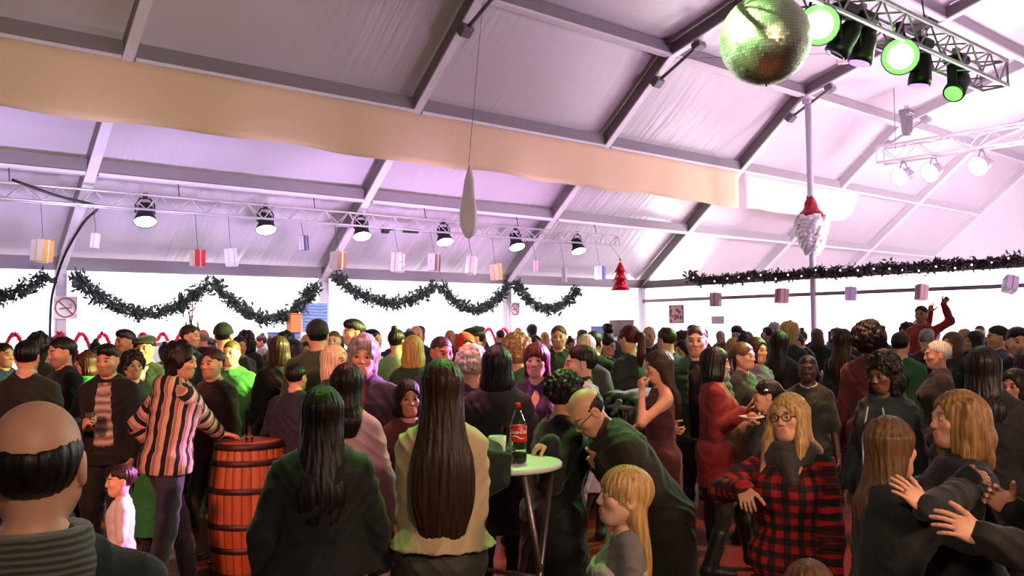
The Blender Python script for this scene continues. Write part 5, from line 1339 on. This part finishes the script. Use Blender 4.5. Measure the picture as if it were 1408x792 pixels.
person(652, 449, 9.6, -75, 'man in dark flat cap turned left beside the red tinsel', sex='m', hair='short', hc='dark', skin='fair', tops=[top('jacket', (.12, .14, .11), th=.022, hem=.8)], bottom=pants(CHAR), extra=[x_hat('flatcap', (.07, .06, .07))])
person(712, 464, 7.2, 160, 'person with frizzy blond hair from behind, lit yellow green, left of the fringed woman', sex='f', hair='afro', L=.1, hc='blond', tops=[top('jacket', (.20, .42, .22), th=.024, hem=.8)], bottom=pants(CHAR))
person(806, 459, 7.4, 172, 'person with pale yellow hair from behind, above the left facing man', sex='f', hair='short', hc='pale', tops=[top('jacket', (.14, .16, .12), th=.024, hem=.8)], bottom=pants(CHAR))
# front row
def x_none(f, r, s_): pass
P20 = person(443, 530, 3.45, 178, 'woman with long dark hair from behind in loose black jumper', sex='f', hair='long', L=.46, hw=.115, hc='dark', build=1.15, tops=[top('jumper', (.022, .026, .022), th=.022, hem=.93, sleeve=.84, loose=.022, flare=.02)], bottom=pants(JEANS, waist=1.0),
    arms={'L': dict(hand=(.27, -.05, .86), hint=(.7, .5, 0)), 'R': dict(hand=(-.28, -.06, .84), hint=(-.7, .5, 0))})
P21 = person(607, 494, 3.55, 180, 'woman with very long brown hair from behind in cream blouse', sex='f', hair='long', L=.62, hw=.135, hc='brown', tops=[top('blouse', (.80, .70, .54), th=.016, hem=.95, sleeve=.9, loose=.010, flare=.035)], bottom=pants((.30, .30, .27), th=.012, waist=1.0), head=(0, 6, 0),
    arms={'L': dict(hand=(.06, -.26, 1.14), hint=(.25, .5, -1)), 'R': dict(hand=(-.06, -.26, 1.17), hint=(-.25, .5, -1))})
P22 = person(778, 515, 4.55, 118, 'woman with dark curly hair in long black coat beside the bottle table', sex='f', hair='curly', L=.10, hc='dark', head=(8, 14, 0), lean=7, build=1.12, skin='fair', tops=[top('coat', (.04, .035, .04), th=.032, hem=.34, flare=.05, loose=.014)], bottom=pants(BLK_),
    warm={'R': (pix(756, 608, 4.22), dict(w=1, dir=vdir(-.9, -.35, -.1), palm=vdir(0, -1, .1), curl=30, hint=vdir(.2, -.7, .5)))})
P23 = person(806, 533, 4.2, -68, 'old bald man with glasses bending forward in olive brown coat', sex='m', hair='bald', hc='dark', lean=36, head=(6, 44, 0), skin='fair', stubble=.25, build=1.06, tops=[top('scarf_collar', (.25, .10, .10), th=.012, hem=1.2, roll=1), top('coat', (.16, .135, .09), th=.030, hem=.58, collar=True, loose=.012, flare=.02)], bottom=pants(JEANS),
    warm={'L': (pix(832, 630, 4.15), dict(w=1, dir=vdir(-.6, -.4, .4), palm=vdir(0, 0, 1), curl=50, hint=vdir(.5, -.8, -.2)))}, extra=[x_glasses])
P24 = person(856, 640, 3.1, -78, 'little girl with long blond hair and fringe in grey top, lower centre', sex='f', hair='fringe', L=.46, hw=.10, hc='blond', hs=1.22, build=1.0, head=(4, -8, 0), skin='pale', tops=[top('top', (.46, .44, .42), th=.016, hem=.84, sleeve=.45), top('pinafore', (.74, .70, .66), th=.022, hem=.6, flare=.05, strap=True, sleeves=False)], bottom=pants((.3, .3, .3), th=.006))
P25 = person(904, 481, 6.1, -72, 'woman with long brown hair in maroon sleeveless dress, hand at her chin', sex='f', hair='long', L=.40, hw=.105, hc='brown', skin='fair', head=(0, 6, 0), tops=[top('dress', (.26, .045, .075), th=.012, hem=.52, flare=.01, depth=.05, sleeve=0, sleeves=False)], bottom=pants((.05, .04, .05), th=.004), boot=.5,
    arms={'L': dict(hand=(.10, -.17, 1.44), dir=(-.2, -.1, .9), palm=(-.3, .9, .2), curl=60, hint=(.3, -.8, -.6)), 'R': dict(hand=(-.14, -.34, 1.08), hint=(-.6, .2, -.8))})
P26 = person(957, 446, 6.9, -6, 'man with cropped hair in green quilted jacket over black shirt', sex='m', hair='buzz', hc='brown', skin='fair', stubble=.35, tops=[top('shirt', (.05, .045, .055), th=.012, hem=.9), top('quilted_jacket', (.13, .33, .19), th=.026, hem=.86, ridge=.062, open=(1.46, .88, .055, .045), loose=.008)], bottom=pants((.12, .10, .20), th=.016),
    arms={'R': dict(hand=(-.16, -.26, 1.0), hint=(-.7, .6, -.2), curl=45)})
P27 = person(984, 477, 6.35, 102, 'woman with glossy black bob in red jumper dress and black boots', sex='f', hair='bob', L=.17, hc='black', skin='fair', head=(-6, 4, 0), tops=[top('jumper_dress', (.50, .045, .055), th=.020, hem=.66, flare=.0, loose=.012, hood=False, roll=1)], bottom=pants((.045, .04, .045), th=.008), boot=.55,
    feet={'R': (-.16, .10, 0, -6), 'L': (.06, -.30, 0, 5)}, warm={'R': (pix(1022, 566, 6.15), dict(w=1, dir=vdir(.9, .15, 0), palm=vdir(0, .5, .6), curl=35, hint=vdir(-.2, -1, -.1))), 'L': (pix(1026, 580, 6.5), dict(w=1, dir=vdir(.9, .2, -.2), palm=vdir(0, 1, 0), curl=30, hint=vdir(-.2, -1, .2)))})
P28 = person(1053, 521, 6.0, -84, 'girl with dark hair and a white hair clip being fed by the red dress woman', sex='f', hair='ponytail', L=.22, hc='dark', hs=1.12, skin='fair', tops=[top('top', (.05, .06, .055), th=.014, hem=.80)], bottom=pants(BLK_), extra=[x_clip],
    warm={'L': (pix(1046, 582, 5.85), dict(w=1, dir=vdir(-.9, .1, 0), palm=vdir(0, 1, 0), curl=20, hint=vdir(.4, -1, 0)))})
P29 = person(1084, 540, 3.75, -22, 'blonde woman with glasses and grey scarf in red and black checked shirt', sex='f', hair='long', L=.26, hw=.12, locks=.30, hc='blond', head=(-4, -6, -6), skin='fair', build=1.12, tops=[top('checked_shirt', M('plaid', (.62, .07, .075), .85, (.25, .04, .05)), th=.022, hem=.82, loose=.014, flare=.01)], bottom=pants(BLK_), extra=[x_glasses, x_scarf((.19, .17, .155), 1.0)],
    warm={'R': (pix(1024, 672, 3.55), dict(w=1, dir=vdir(-.1, -.4, -.7), palm=vdir(.3, -.8, .3), curl=35, hint=vdir(-.8, -.5, .2)))}, arms={'L': dict(hand=(.24, -.12, .84))})
P30 = person(1110, 487, 6.75, -4, 'dark skinned young man in dark green tee with pale neckline', sex='m', hair='buzz', hc='black', skin='dark', stubble=0, build=.92, tops=[top('undershirt', (.75, .72, .68), th=.012, hem=.92, sleeve=.2), top('tee', (.05, .10, .075), th=.018, hem=.86, sleeve=.45, neck=.072)], bottom=pants(BLK_))
P31 = person(1213, 487, 5.2, -26, 'girl with dark curly ponytail in teal zipped jacket looking down', sex='f', hair='curly', L=.20, hw=.10, hc='dark', skin='brown', head=(-8, 12, 0), tops=[top('jacket', (.06, .12, .12), th=.022, hem=.82, loose=.01)], bottom=pants(BLK_))
def piping(r, f_):
    F = Field()
    for x in (.05, -.05): 
        for a, b in (((x, -.145, 1.40), (x * 1.6, -.165, 1.20)), ((x * 1.6, -.165, 1.20), (x * 1.8, -.15, .95))): F.rc(f_.T(a), f_.T(b), .006, k=.003)
    add_part(r, 'piping', F, .005, cl((.72, .76, .74)), f_.scale)
piping(P31, r_f[P31.name])
person(1196, 448, 7.0, 160, 'man with rounded afro hair from behind in dark red jacket', sex='m', hair='afro', L=.1, hc='dark', skin='dark', tops=[top('jacket', (.34, .07, .09), th=.024, hem=.8)], bottom=pants(CHAR))
person(1288, 468, 7.1, -80, 'older woman with short white hair facing left in black jacket', sex='f', hair='short', hc='white', skin='fair', tops=[top('jacket', BLK_, th=.028, hem=.78, collar=True)], bottom=pants(CHAR))
person(1238, 456, 8.2, 165, 'person with green topped hair from behind in green jumper', sex='m', hair='short', hc='dark', tops=[top('jumper', (.10, .34, .17), th=.022, hem=.84)], bottom=pants(CHAR))
P34 = person(1352, 476, 4.7, 172, 'person with big dark bushy hair from behind in black coat at right', sex='f', hair='long', L=.36, hw=.125, hc='dark', build=1.12, tops=[top('coat', (.04, .035, .04), th=.034, hem=.55, loose=.02)], bottom=pants(BLK_))
person(1398, 450, 7.4, 20, 'tall dark haired man at the right edge under the turned grey gift box', sex='m', hair='quiff', hc='dark', skin='fair', tops=[top('jacket', CHAR, th=.024, hem=.8)], bottom=pants(CHAR))
person(1412, 476, 5.9, -140, 'person with green tinged dark hair cut off by the right edge', sex='f', hair='bob', L=.15, hc='dark', skin='tan', tops=[top('coat', CHAR, th=.024, hem=.6)], bottom=pants(CHAR))
person(1394, 507, 5.3, -28, 'dark fringed young woman peering out at the right edge', sex='f', hair='bob', L=.14, hc='dark', skin='tan', tops=[top('jumper', (.08, .07, .08), th=.02, hem=.84)], bottom=pants(CHAR))
# the embracing pair
P35 = person(1226, 573, 3.05, 118, 'person with long greenish brown hair hugged by the blonde woman, in dark green jumper', sex='f', hair='long', L=.40, hw=.11, hc='lightbrown', head=(22, 12, 12), lean=7, tops=[top('jumper', (.05, .08, .055), th=.022, hem=.88, loose=.012)], bottom=pants((.62, .56, .34), th=.016),
    warm={'R': (pix(1330, 655, 2.98), dict(w=1, dir=vdir(.9, -.1, .2), palm=vdir(0, -.6, .6), hint=vdir(0, -.8, -.3), curl=20)), 'L': (pix(1335, 650, 3.5), dict(w=1, dir=vdir(.8, 0, .2), palm=vdir(0, -.5, -.6), hint=vdir(0, -.9, .3), curl=20))})
WR = pix(1243, 713, 2.62)
P36 = person(1314, 536, 3.22, -72, 'blonde woman in dark coat with watch and rings hugging someone', sex='f', hair='bob', L=.18, hw=.108, fluff=1, hc='honey', head=(8, -4, -4), skin='fair', build=1.10, tops=[top('coat', (.055, .05, .048), th=.026, hem=.6, loose=.014, roll=1)], bottom=pants(BLK_), hm=.0028,
    warm={'L': (WR, dict(w=1, dir=vdir(-.72, .69, .18), palm=vdir(-.30, -.45, .84), curl=9, hint=vdir(.8, -.9, -.3))), 'R': (pix(1235, 668, 3.4), dict(w=1, dir=vdir(-.9, .1, -.3), palm=vdir(0, 0, -1), hint=vdir(.1, -.8, .6)))})
def wrist_things(r):
    f = r_f[r.name]; S, E, W, d, n, cu, sd = f.arm['L']; t = N(np.cross(d, n)) * -sd; R = np.stack([t, n, d], 1); s_ = f.scale; fa = N(W - E)
    F = Field(); ring(F, W - fa * .012, Rfrom(fa, t), .030, .030, .0065, 18, .004); add_part(r, 'watch_strap', F, .004, M('metal', (.75, .72, .65), .3), s_)
    F = Field(); F.el(W - fa * .012 - n * .031, (.018, .006, .018), np.stack([t, n, N(np.cross(t, n))], 1)); add_part(r, 'watch_case', F, .003, M('metal', (.85, .82, .75), .2), s_)
    dd = N(d + t * (.10 - .15)); b = W + (d * .085 + t * (.029 - .039)) * .92; F = Field(); ring(F, b + dd * .016 + n * .003, Rfrom(dd, t), .0098, .0098, .0022, 14, .001); F.el(b + dd * .016 - n * .010, (.005, .005, .005), k=.002)
    add_part(r, 'ring', F, .0016, M('metal', (.95, .92, .85), .15), s_)
wrist_things(P36)
P37 = person(1480, 520, 2.75, -84, 'dark sleeved dancer cut off by the right edge, one hand reaching in', sex='m', hair='short', hc='dark', build=1.08, tops=[top('jacket', (.075, .065, .06), th=.026, hem=.8, loose=.012)], bottom=pants(CHAR), hm=.0034,
    warm={'L': (pix(1352, 738, 2.50), dict(w=1, dir=vdir(-.92, .38, .1), palm=vdir(-.1, -.5, .8), curl=14, hint=vdir(.5, -1, -.2))), 'R': (pix(1390, 700, 2.9), dict(w=1, hint=vdir(.5, -1, .2)))})
P38 = person(1112, 769, 2.35, 176, 'child with greenish fair hair, only the top of the head showing at the bottom edge', sex='f', hair='bob', L=.14, hc='lightbrown', hs=1.25, tops=[top('jumper', (.2, .2, .2), th=.02, hem=.84)], bottom=pants(CHAR))
# arms in the air on a low platform
zb = .30; pb_ = pix(1266, 420, 12.0)
t = empty('wooden_platform', (pb_[0], pb_[1], 0), math.radians(20), 'low wooden platform under the person with raised arms', 'platform')
MB().box((0, 0, zb - .03), (1.2, .9, .06), None, .008).build('deck', M('wood', (.4, .25, .15), .6, (.3, .18, .1)), t)
for sx in (-1, 1):
    for sy in (-1, 1): MB().box((sx * .52, sy * .38, zb / 2 - .03), (.08, .08, zb - .06)).build('leg', M('wood', (.4, .25, .15), .6, (.3, .18, .1)), t)
P39 = person(1266, 420, 12.0, -20, 'person in red top with both arms raised above the crowd', sex='m', hair='short', hc='dark', skin='tan', zoff=zb, tops=[top('top', (.62, .14, .10), th=.016, hem=.84)], bottom=pants(CHAR),
    warm={'L': (pix(1297, 418, 11.9), dict(w=1, dir=vdir(.5, .8, 0), palm=vdir(0, 0, -1), curl=55, hint=vdir(.6, -.8, 0))), 'R': (pix(1279, 430, 12.1), dict(w=1, dir=vdir(.1, 1, 0), palm=vdir(0, 0, -1), curl=15, hint=vdir(.5, -.6, .4)))})
# more recognisable heads on the right
person(1022, 470, 7.2, 62, 'woman with fair ponytail turned right behind the red dress woman', sex='f', hair='ponytail', L=.24, hc='lightbrown', skin='fair', tops=[top('jacket', BLK_, th=.024, hem=.8)], bottom=pants(CHAR))
person(1040, 463, 7.8, 50, 'person with light brown hair in grey blue jacket right of the quilted jacket man', sex='f', hair='bob', L=.12, hc='brown', skin='fair', tops=[top('jacket', (.24, .24, .33), th=.024, hem=.8)], bottom=pants(CHAR))
person(1072, 455, 8.5, 155, 'person with long dark hair from behind left of the pole', sex='f', hair='long', L=.4, hc='dark', tops=[top('coat', BLK_, th=.026, hem=.6)], bottom=pants(CHAR))
person(1160, 452, 8.6, 150, 'person with long dark hair edged magenta right of the pole', sex='f', hair='long', L=.38, hc='brown', tops=[top('jacket', CHAR, th=.024, hem=.8)], bottom=pants(CHAR))
person(1181, 446, 9.4, 170, 'tall dark haired person from behind above the afro man', sex='m', hair='short', hc='brown', tops=[top('jacket', CHAR, th=.024, hem=.8)], bottom=pants(CHAR))
person(1308, 456, 8.8, -40, 'person with fair pinkish hair right of the older white haired woman', sex='f', hair='bob', L=.14, hc='lightbrown', skin='fair', tops=[top('jacket', CHAR, th=.024, hem=.8)], bottom=pants(CHAR))
person(1338, 455, 10.0, -60, 'dark haired woman facing left behind the big bushy hair', sex='f', hair='bob', L=.13, hc='dark', skin='fair', tops=[top('jacket', CHAR, th=.024, hem=.8)], bottom=pants(CHAR))
person(1370, 447, 8.9, -70, 'dark haired man facing left with violet lit shoulder near the right edge', sex='m', hair='short', hc='dark', skin='fair', tops=[top('jacket', (.30, .24, .40), th=.024, hem=.8)], bottom=pants(CHAR))
# beige coat carried over the red dress woman's arm
c0 = pix(1012, 585, 6.22); F = Field(); R_ = random.Random(8); rt_ = N(A([RT[0], RT[1], 0]))
for i in range(12):
    s = i / 11 - .5; q = c0 + rt_ * (.22 * s); F.rc(q + A([0, 0, -.02]), q + rt_ * .05 * math.sin(i * 2) + A([.02 * math.sin(i * 3), .02 * math.cos(i * 2), -.50 + .06 * math.sin(i * 1.7)]), .036, .030, k=.03)
V, Q = F.mesh(.011); o = link_mesh('carried_coat', np_mesh('carried_coat', wob(V - c0, .006, 25), Q), cl((.46, .36, .26))); o.location = tuple(c0); tag(o, 'beige coat hanging over the arm of the red dress woman', 'coat')
q = hand_world(P28, 'L', .08, .03)
t = empty('paper_plate', q, 0, 'small pale plate held under the chin of the girl being fed', 'plate')
MB().lathe([(.001, 0), (.05, 0), (.085, .014), (.082, .018), (.05, .005), (.001, .005)], n=24).build('dish', M('paint', (.85, .82, .75), .5), t)
F = Field(); F.el((0, 0, .02), (.035, .03, .018)); F.el((.02, .01, .025), (.025, .02, .016)); V, Q = F.mesh(.005); link_mesh('snack', np_mesh('snack', V, Q), M('cloth', (.6, .4, .18), .7), t)
# ------------------------------------------------------------------ the rest of the crowd
PROTO = []
cr = random.Random(21)
styles = [('m', 'short', .1), ('f', 'bob', .15), ('m', 'quiff', .1), ('f', 'long', .38), ('m', 'messy', .1), ('f', 'curly', .14), ('m', 'buzz', .1), ('f', 'ponytail', .26), ('m', 'short', .1), ('f', 'long', .30), ('f', 'bun', .1), ('m', 'bald', .1)]
for i, (sx, hr, L) in enumerate(styles):
    arms = {'L': dict(hand=(.24 + cr.uniform(-.04, .05), -.04 - cr.uniform(0, .1), .84 + cr.uniform(0, .1))), 'R': dict(hand=(-.20, -.24 - cr.uniform(0, .08), 1.05 + cr.uniform(-.06, .1)))}
    hem = cr.choice([.82, .80, .62, .84]); q = dict(sex=sx, hair=hr, L=L, d=12, h=.017, hh=.0085, hm=.010, arms=arms, build=cr.uniform(.98, 1.12), head=(cr.uniform(-12, 12), cr.uniform(0, 10), 0),
        tops=[top('coat' if hem < .7 else 'jacket', CHAR, th=.024, hem=hem, loose=.01, hood=i % 5 == 1, collar=i % 3 == 0)], bottom=pants(CHAR), seed=i)
    r = build_person('person', q, False, 1.0); PROTO.append((r, sx, hr))
HC_ = {'black': 'black', 'dark': 'dark', 'brown': 'brown', 'lightbrown': 'light brown', 'blond': 'blond', 'grey': 'grey', 'auburn': 'reddish'}
TC = [('black', (.05, .045, .05)), ('charcoal', (.11, .105, .11)), ('dark green', (.06, .11, .07)), ('navy', (.08, .085, .15)), ('brown', (.17, .12, .09)), ('dark red', (.26, .06, .07)), ('khaki', (.26, .25, .17)), ('grey', (.33, .32, .33)), ('purple', (.20, .12, .26))]
spots_ = []
def free(x, y, m): 
    return all((x - a) ** 2 + (y - b) ** 2 > m * m for a, b, *_ in PLACED)
tries = 0
for ring_ in ((6.4, 9.0, .62, 90), (9.0, 12.5, .74, 75), (12.5, 20.0, 1.0, 70)):
    n_ = 0
    for _ in range(2600):
        if n_ >= ring_[3]: break
        px = cr.uniform(-40, 1450); d = math.sqrt(cr.uniform(ring_[0] ** 2, ring_[1] ** 2)); P = pix(px, 440, d)
        if P[1] > D - 1.05 or P[0] > G - .7: continue
        if not free(P[0], P[1], ring_[2]): continue
        if math.hypot(P[0] - T2[0], P[1] - T2[1]) < .7 or math.hypot(P[0] - T3[0], P[1] - T3[1]) < .7 or math.hypot(P[0] - pb_[0], P[1] - pb_[1]) < 1.0: continue
        if any(nd > d and nd < 9.95 and abs(px - npx) < (.17 / d + .10 / nd) * F_PX for npx, nd, npy in SIGHT): continue
        if math.hypot(P[0] - G, P[1] - 11.08) < .5 or (px < 262 and d > 8.2 and cr.random() < .85): continue
        if 930 < px < 1010 and d < 8: continue
        PLACED.append((P[0], P[1], px, d)); spots_.append((P[0], P[1], px, d)); n_ += 1
used = set()
GROUPN = {}
for (x, y, px, d) in spots_:
    r0, sx, hr = PROTO[cr.randrange(len(PROTO))]
    while hr in ('bald', 'buzz') and d < 10.5: r0, sx, hr = PROTO[cr.randrange(len(PROTO))]
    if r0.name in used: r = copy_tree(r0)
    else: r = r0; used.add(r0.name)
    hcn = cr.choices(list(HC_), [5, 6, 5, 2, 1.4, 1, .7])[0]; tn, tc = cr.choices(TC, [6, 4, 3, 3, 2, 1, 1.2, 1.2, .8])[0]
    sk = cr.choices(['pale', 'fair', 'tan', 'brown'], [2, 5, 2, .5])[0]
    away = cr.random() < .55; fa = cr.uniform(130, 230) if away else cr.uniform(-75, 75)
    H = cr.gauss(1.72, .07) if sx == 'm' else cr.gauss(1.63, .06); H = min(max(H, 1.52), 1.84); k = H / 1.755
    th = math.atan2(-y, -x) + math.radians(fa); r.location = (x, y, 0); r.rotation_euler = (0, 0, th + PI / 2); r.scale = (k, k, k)
    kind = 'jacket'
    for ch in r.children:
        b = ch.name.split('.')[0]
        if b == 'hair': ch.material_slots[0].material = M('hair', HAIR[hcn], .42, curl=hr == 'curly')
        elif b in ('jacket', 'coat'): ch.material_slots[0].material = cl(tc); kind = b
        elif b == 'body': ch.material_slots[0].material = M('skin', SKIN[sk], .5)
        elif b == 'trousers': ch.material_slots[0].material = cl(cr.choice([CHAR, BLK_, JEANS, NAVY]))
    zone = ('near' if d < 9 else 'mid' if d < 12.5 else 'far') + (' crowd on the left' if px < 420 else ' crowd in the centre' if px < 850 else ' crowd on the right')
    look = 'from behind' if away else 'facing forward'
    hd = {'bald': 'balding', 'buzz': 'cropped ' + HC_[hcn] + ' haired', 'long': 'long ' + HC_[hcn] + ' haired', 'bob': HC_[hcn] + ' bobbed', 'curly': 'curly ' + HC_[hcn] + ' haired', 'ponytail': HC_[hcn] + ' ponytailed', 'bun': HC_[hcn] + ' topknotted'}.get(hr, HC_[hcn] + ' haired')
    lab = f'{hd} person in {tn} {kind} {look}, {zone}'
    tag(r, lab, 'person', lab.replace(' person', ' people'))
for r0, *_ in PROTO:
    if r0.name not in used:
        for ch in list(r0.children): bpy.data.objects.remove(ch)
        bpy.data.objects.remove(r0)
print('STAT', [s for s in NSTAT if not 1.5 < s[1] < 1.88]); print('CROWD', len(spots_))
# ------------------------------------------------------------------ light
W = bpy.data.worlds.new('world'); SC.world = W; W.use_nodes = True
W.node_tree.nodes['Background'].inputs[0].default_value = (.66, .58, .58, 1); W.node_tree.nodes['Background'].inputs[1].default_value = .11
def spot(p, aim, e, col, size=40, blend=.5, rad=.08, name='spot'):
    l = bpy.data.lights.new(name, 'SPOT'); l.energy = e; l.color = col; l.spot_size = math.radians(size); l.spot_blend = blend; l.shadow_soft_size = rad
    o = bpy.data.objects.new(name, l); C.objects.link(o); o.location = tuple(map(float, p)); o.rotation_euler = (Vector(map(float, aim)) - Vector(map(float, p))).to_track_quat('-Z', 'Y').to_euler(); return o
def point(p, e, col, rad=.3, name='fill_point'):
    l = bpy.data.lights.new(name, 'POINT'); l.energy = e; l.color = col; l.shadow_soft_size = rad
    o = bpy.data.objects.new(name, l); C.objects.link(o); o.location = tuple(map(float, p)); return o
def area(p, aim, e, col, sx, sy, name='wall_backlight'):
    l = bpy.data.lights.new(name, 'AREA'); l.energy = e; l.color = col; l.shape = 'RECTANGLE'; l.size = sx; l.size_y = sy
    o = bpy.data.objects.new(name, l); C.objects.link(o); o.location = tuple(map(float, p)); o.rotation_euler = (Vector(map(float, aim)) - Vector(map(float, p))).to_track_quat('-Z', 'Y').to_euler(); return o
# unseen area lights added outside to backlight the thin white walls
area((9.5, D + 2.2, 1.5), (9.5, D, 1.5), 2000, (.95, .94, 1), 26, 2.4)
area((G + 2.2, 6, 1.5), (G, 6, 1.5), 2300, (1, .90, .97), 24, 2.4)
# bar side lamps: white, straight down towards the room
for p in LAMPS: spot(A(p) + A([0, 0, -.02]), (p[0] - .1, TY + .9, 1.0), 330, (.94, .92, 1), 120, .9, .12)
for x_, c_, e_ in ((.8, (.68, .56, 1), 330), (3.6, (.68, .55, 1), 330), (6.4, (.70, .54, 1), 330), (9.2, (.80, .54, 1), 330), (12.0, (.86, .52, 1), 290), (14.8, (.84, .55, 1), 120)):  # unseen uplights added above the crowd to tint the roof bays lilac
    spot((x_, 12.2, 2.5), (x_ + .2, 14.75, 4.55), e_ * (1.55 if 8 < x_ < 13 else 1.15), c_, 86, .9, .3); spot((x_ + .8, 11.8, 2.5), (x_ + .8, 15.7, 3.45), e_ * 1.0, (.62 + c_[0] * .1, .56, 1), 52, .9, .3)
# unseen spots added to wash the roof magenta and lilac from the dance floor end
spot((17.5, 0.5, 3.2), (15.5, 12.0, 6.0), 950, (.92, .42, 1), 90, .9, .4)
spot((17.0, -1.0, 3.2), (18.5, 7.0, 8.0), 1000, (1, .66, 1), 110, .9, .4)
spot((2.0, 2.0, 3.6), (5.0, 11.8, 5.8), 860, (1, .72, .58), 84, .9, .3)  # warm fill added to lift the dark left part of the roof
for p, e in (((21.2, 7.5, 4.0), 900), ((26.0, 8.0, 4.5), 1500)): point(p, e, (1, .80, 1), .5)  # point fills added to brighten the bays beyond the film
# rig spotlights over the crowd
spot(RIG['a'], bp + A([-.1, .12, .1]), 9000, (.30, 1, .18), 30, .4, .06)
spot((2.8, 5.4, 5.9), bp, 16000, (.60, 1, .42), 12, .5, .06)  # added spot off the rig, no fixture, brightening the ball's left side
spot(A(RIG['d']) + A([-.1, -.1, -.25]), (2.3, 3.2, 1.4), 350, (.35, 1, .22), 30, .7, .08)
spot(A(RIG['f']) + A([-.2, 0, -.3]), (5.4, 5.0, 1.5), 1900, (.40, 1, .28), 36, .7, .08)
spot(A(RIG['b']) + A([-.1, .1, -.3]), P5.location + Vector((0, 0, 1.5)), 8000, (.80, 1, .28), 10, .6, .06)
spot(A(RIG['e']) + A([0, .2, -.3]), (5.2, 7.6, 1.6), 1200, (.72, 1, .36), 40, .8, .08)
spot((3.7, 4.0, 4.4), (2.55, 3.1, 1.4), 480, (.32, 1, .20), 31, .7, .08)
spot((1.8, 4.0, 4.4), (1.2, 3.3, 1.4), 220, (.32, 1, .20), 40, .7, .08)
for nm in 'adf': point(A(RIG[nm]) + A([-.35, -.35, -.25]), 10, (.35, 1, .25), .05)  # small point fills added to turn the lamp bodies green
spot(A(RIG['e']) + A([-.3, .2, -.3]), pix(515, 465, 8.6), 7500, (.85, 1, .25), 19, .7, .08)
# magenta beams from the stage onto the middle of the crowd
spot((14.0, 4.0, 4.6), P10.location + Vector((0, 0, 1.6)), 34000, (.80, .18, 1), 8, .5, .08)
spot((13.0, 3.0, 4.4), P15.location + Vector((.2, .3, 1.4)), 19000, (.95, .22, .95), 10, .5, .08)
# unseen red and amber spots added as keys and fills, without fixtures
spot((-3.0, 1.0, 3.4), (1.9, 6.4, 1.2), 1900, (1, .33, .22), 40, .8, .25)
spot((3.2, -2.4, 3.2), (3.6, 2.2, 1.3), 560, (1, .62, .44), 60, .8, .3)
spot((0.2, -2.2, 3.4), (1.9, 3.4, 1.2), 300, (1, .74, .52), 60, .8, .3)
spot((6.4, 3.0, 4.6), (6.0, 3.6, 0), 900, (1, .42, .22), 60, .8, .2)
spot((3.4, 4.6, 4.4), (3.2, 4.6, 0), 500, (1, .30, .30), 60, .8, .2)
spot((2.0, -2.0, 3.8), (8.5, 6.5, 1.5), 900, (1, .70, .52), 44, .8, .3)
spot((-.8, .2, 2.9), (3.0, 1.7, 1.25), 240, (1, .66, .48), 24, .8, .15)
spot((1.0, 3.5, 2.7), (4.5, 13.0, 5.3), 520, (1, .82, .62), 44, .9, .2)
SC.view_settings.exposure = 0.0
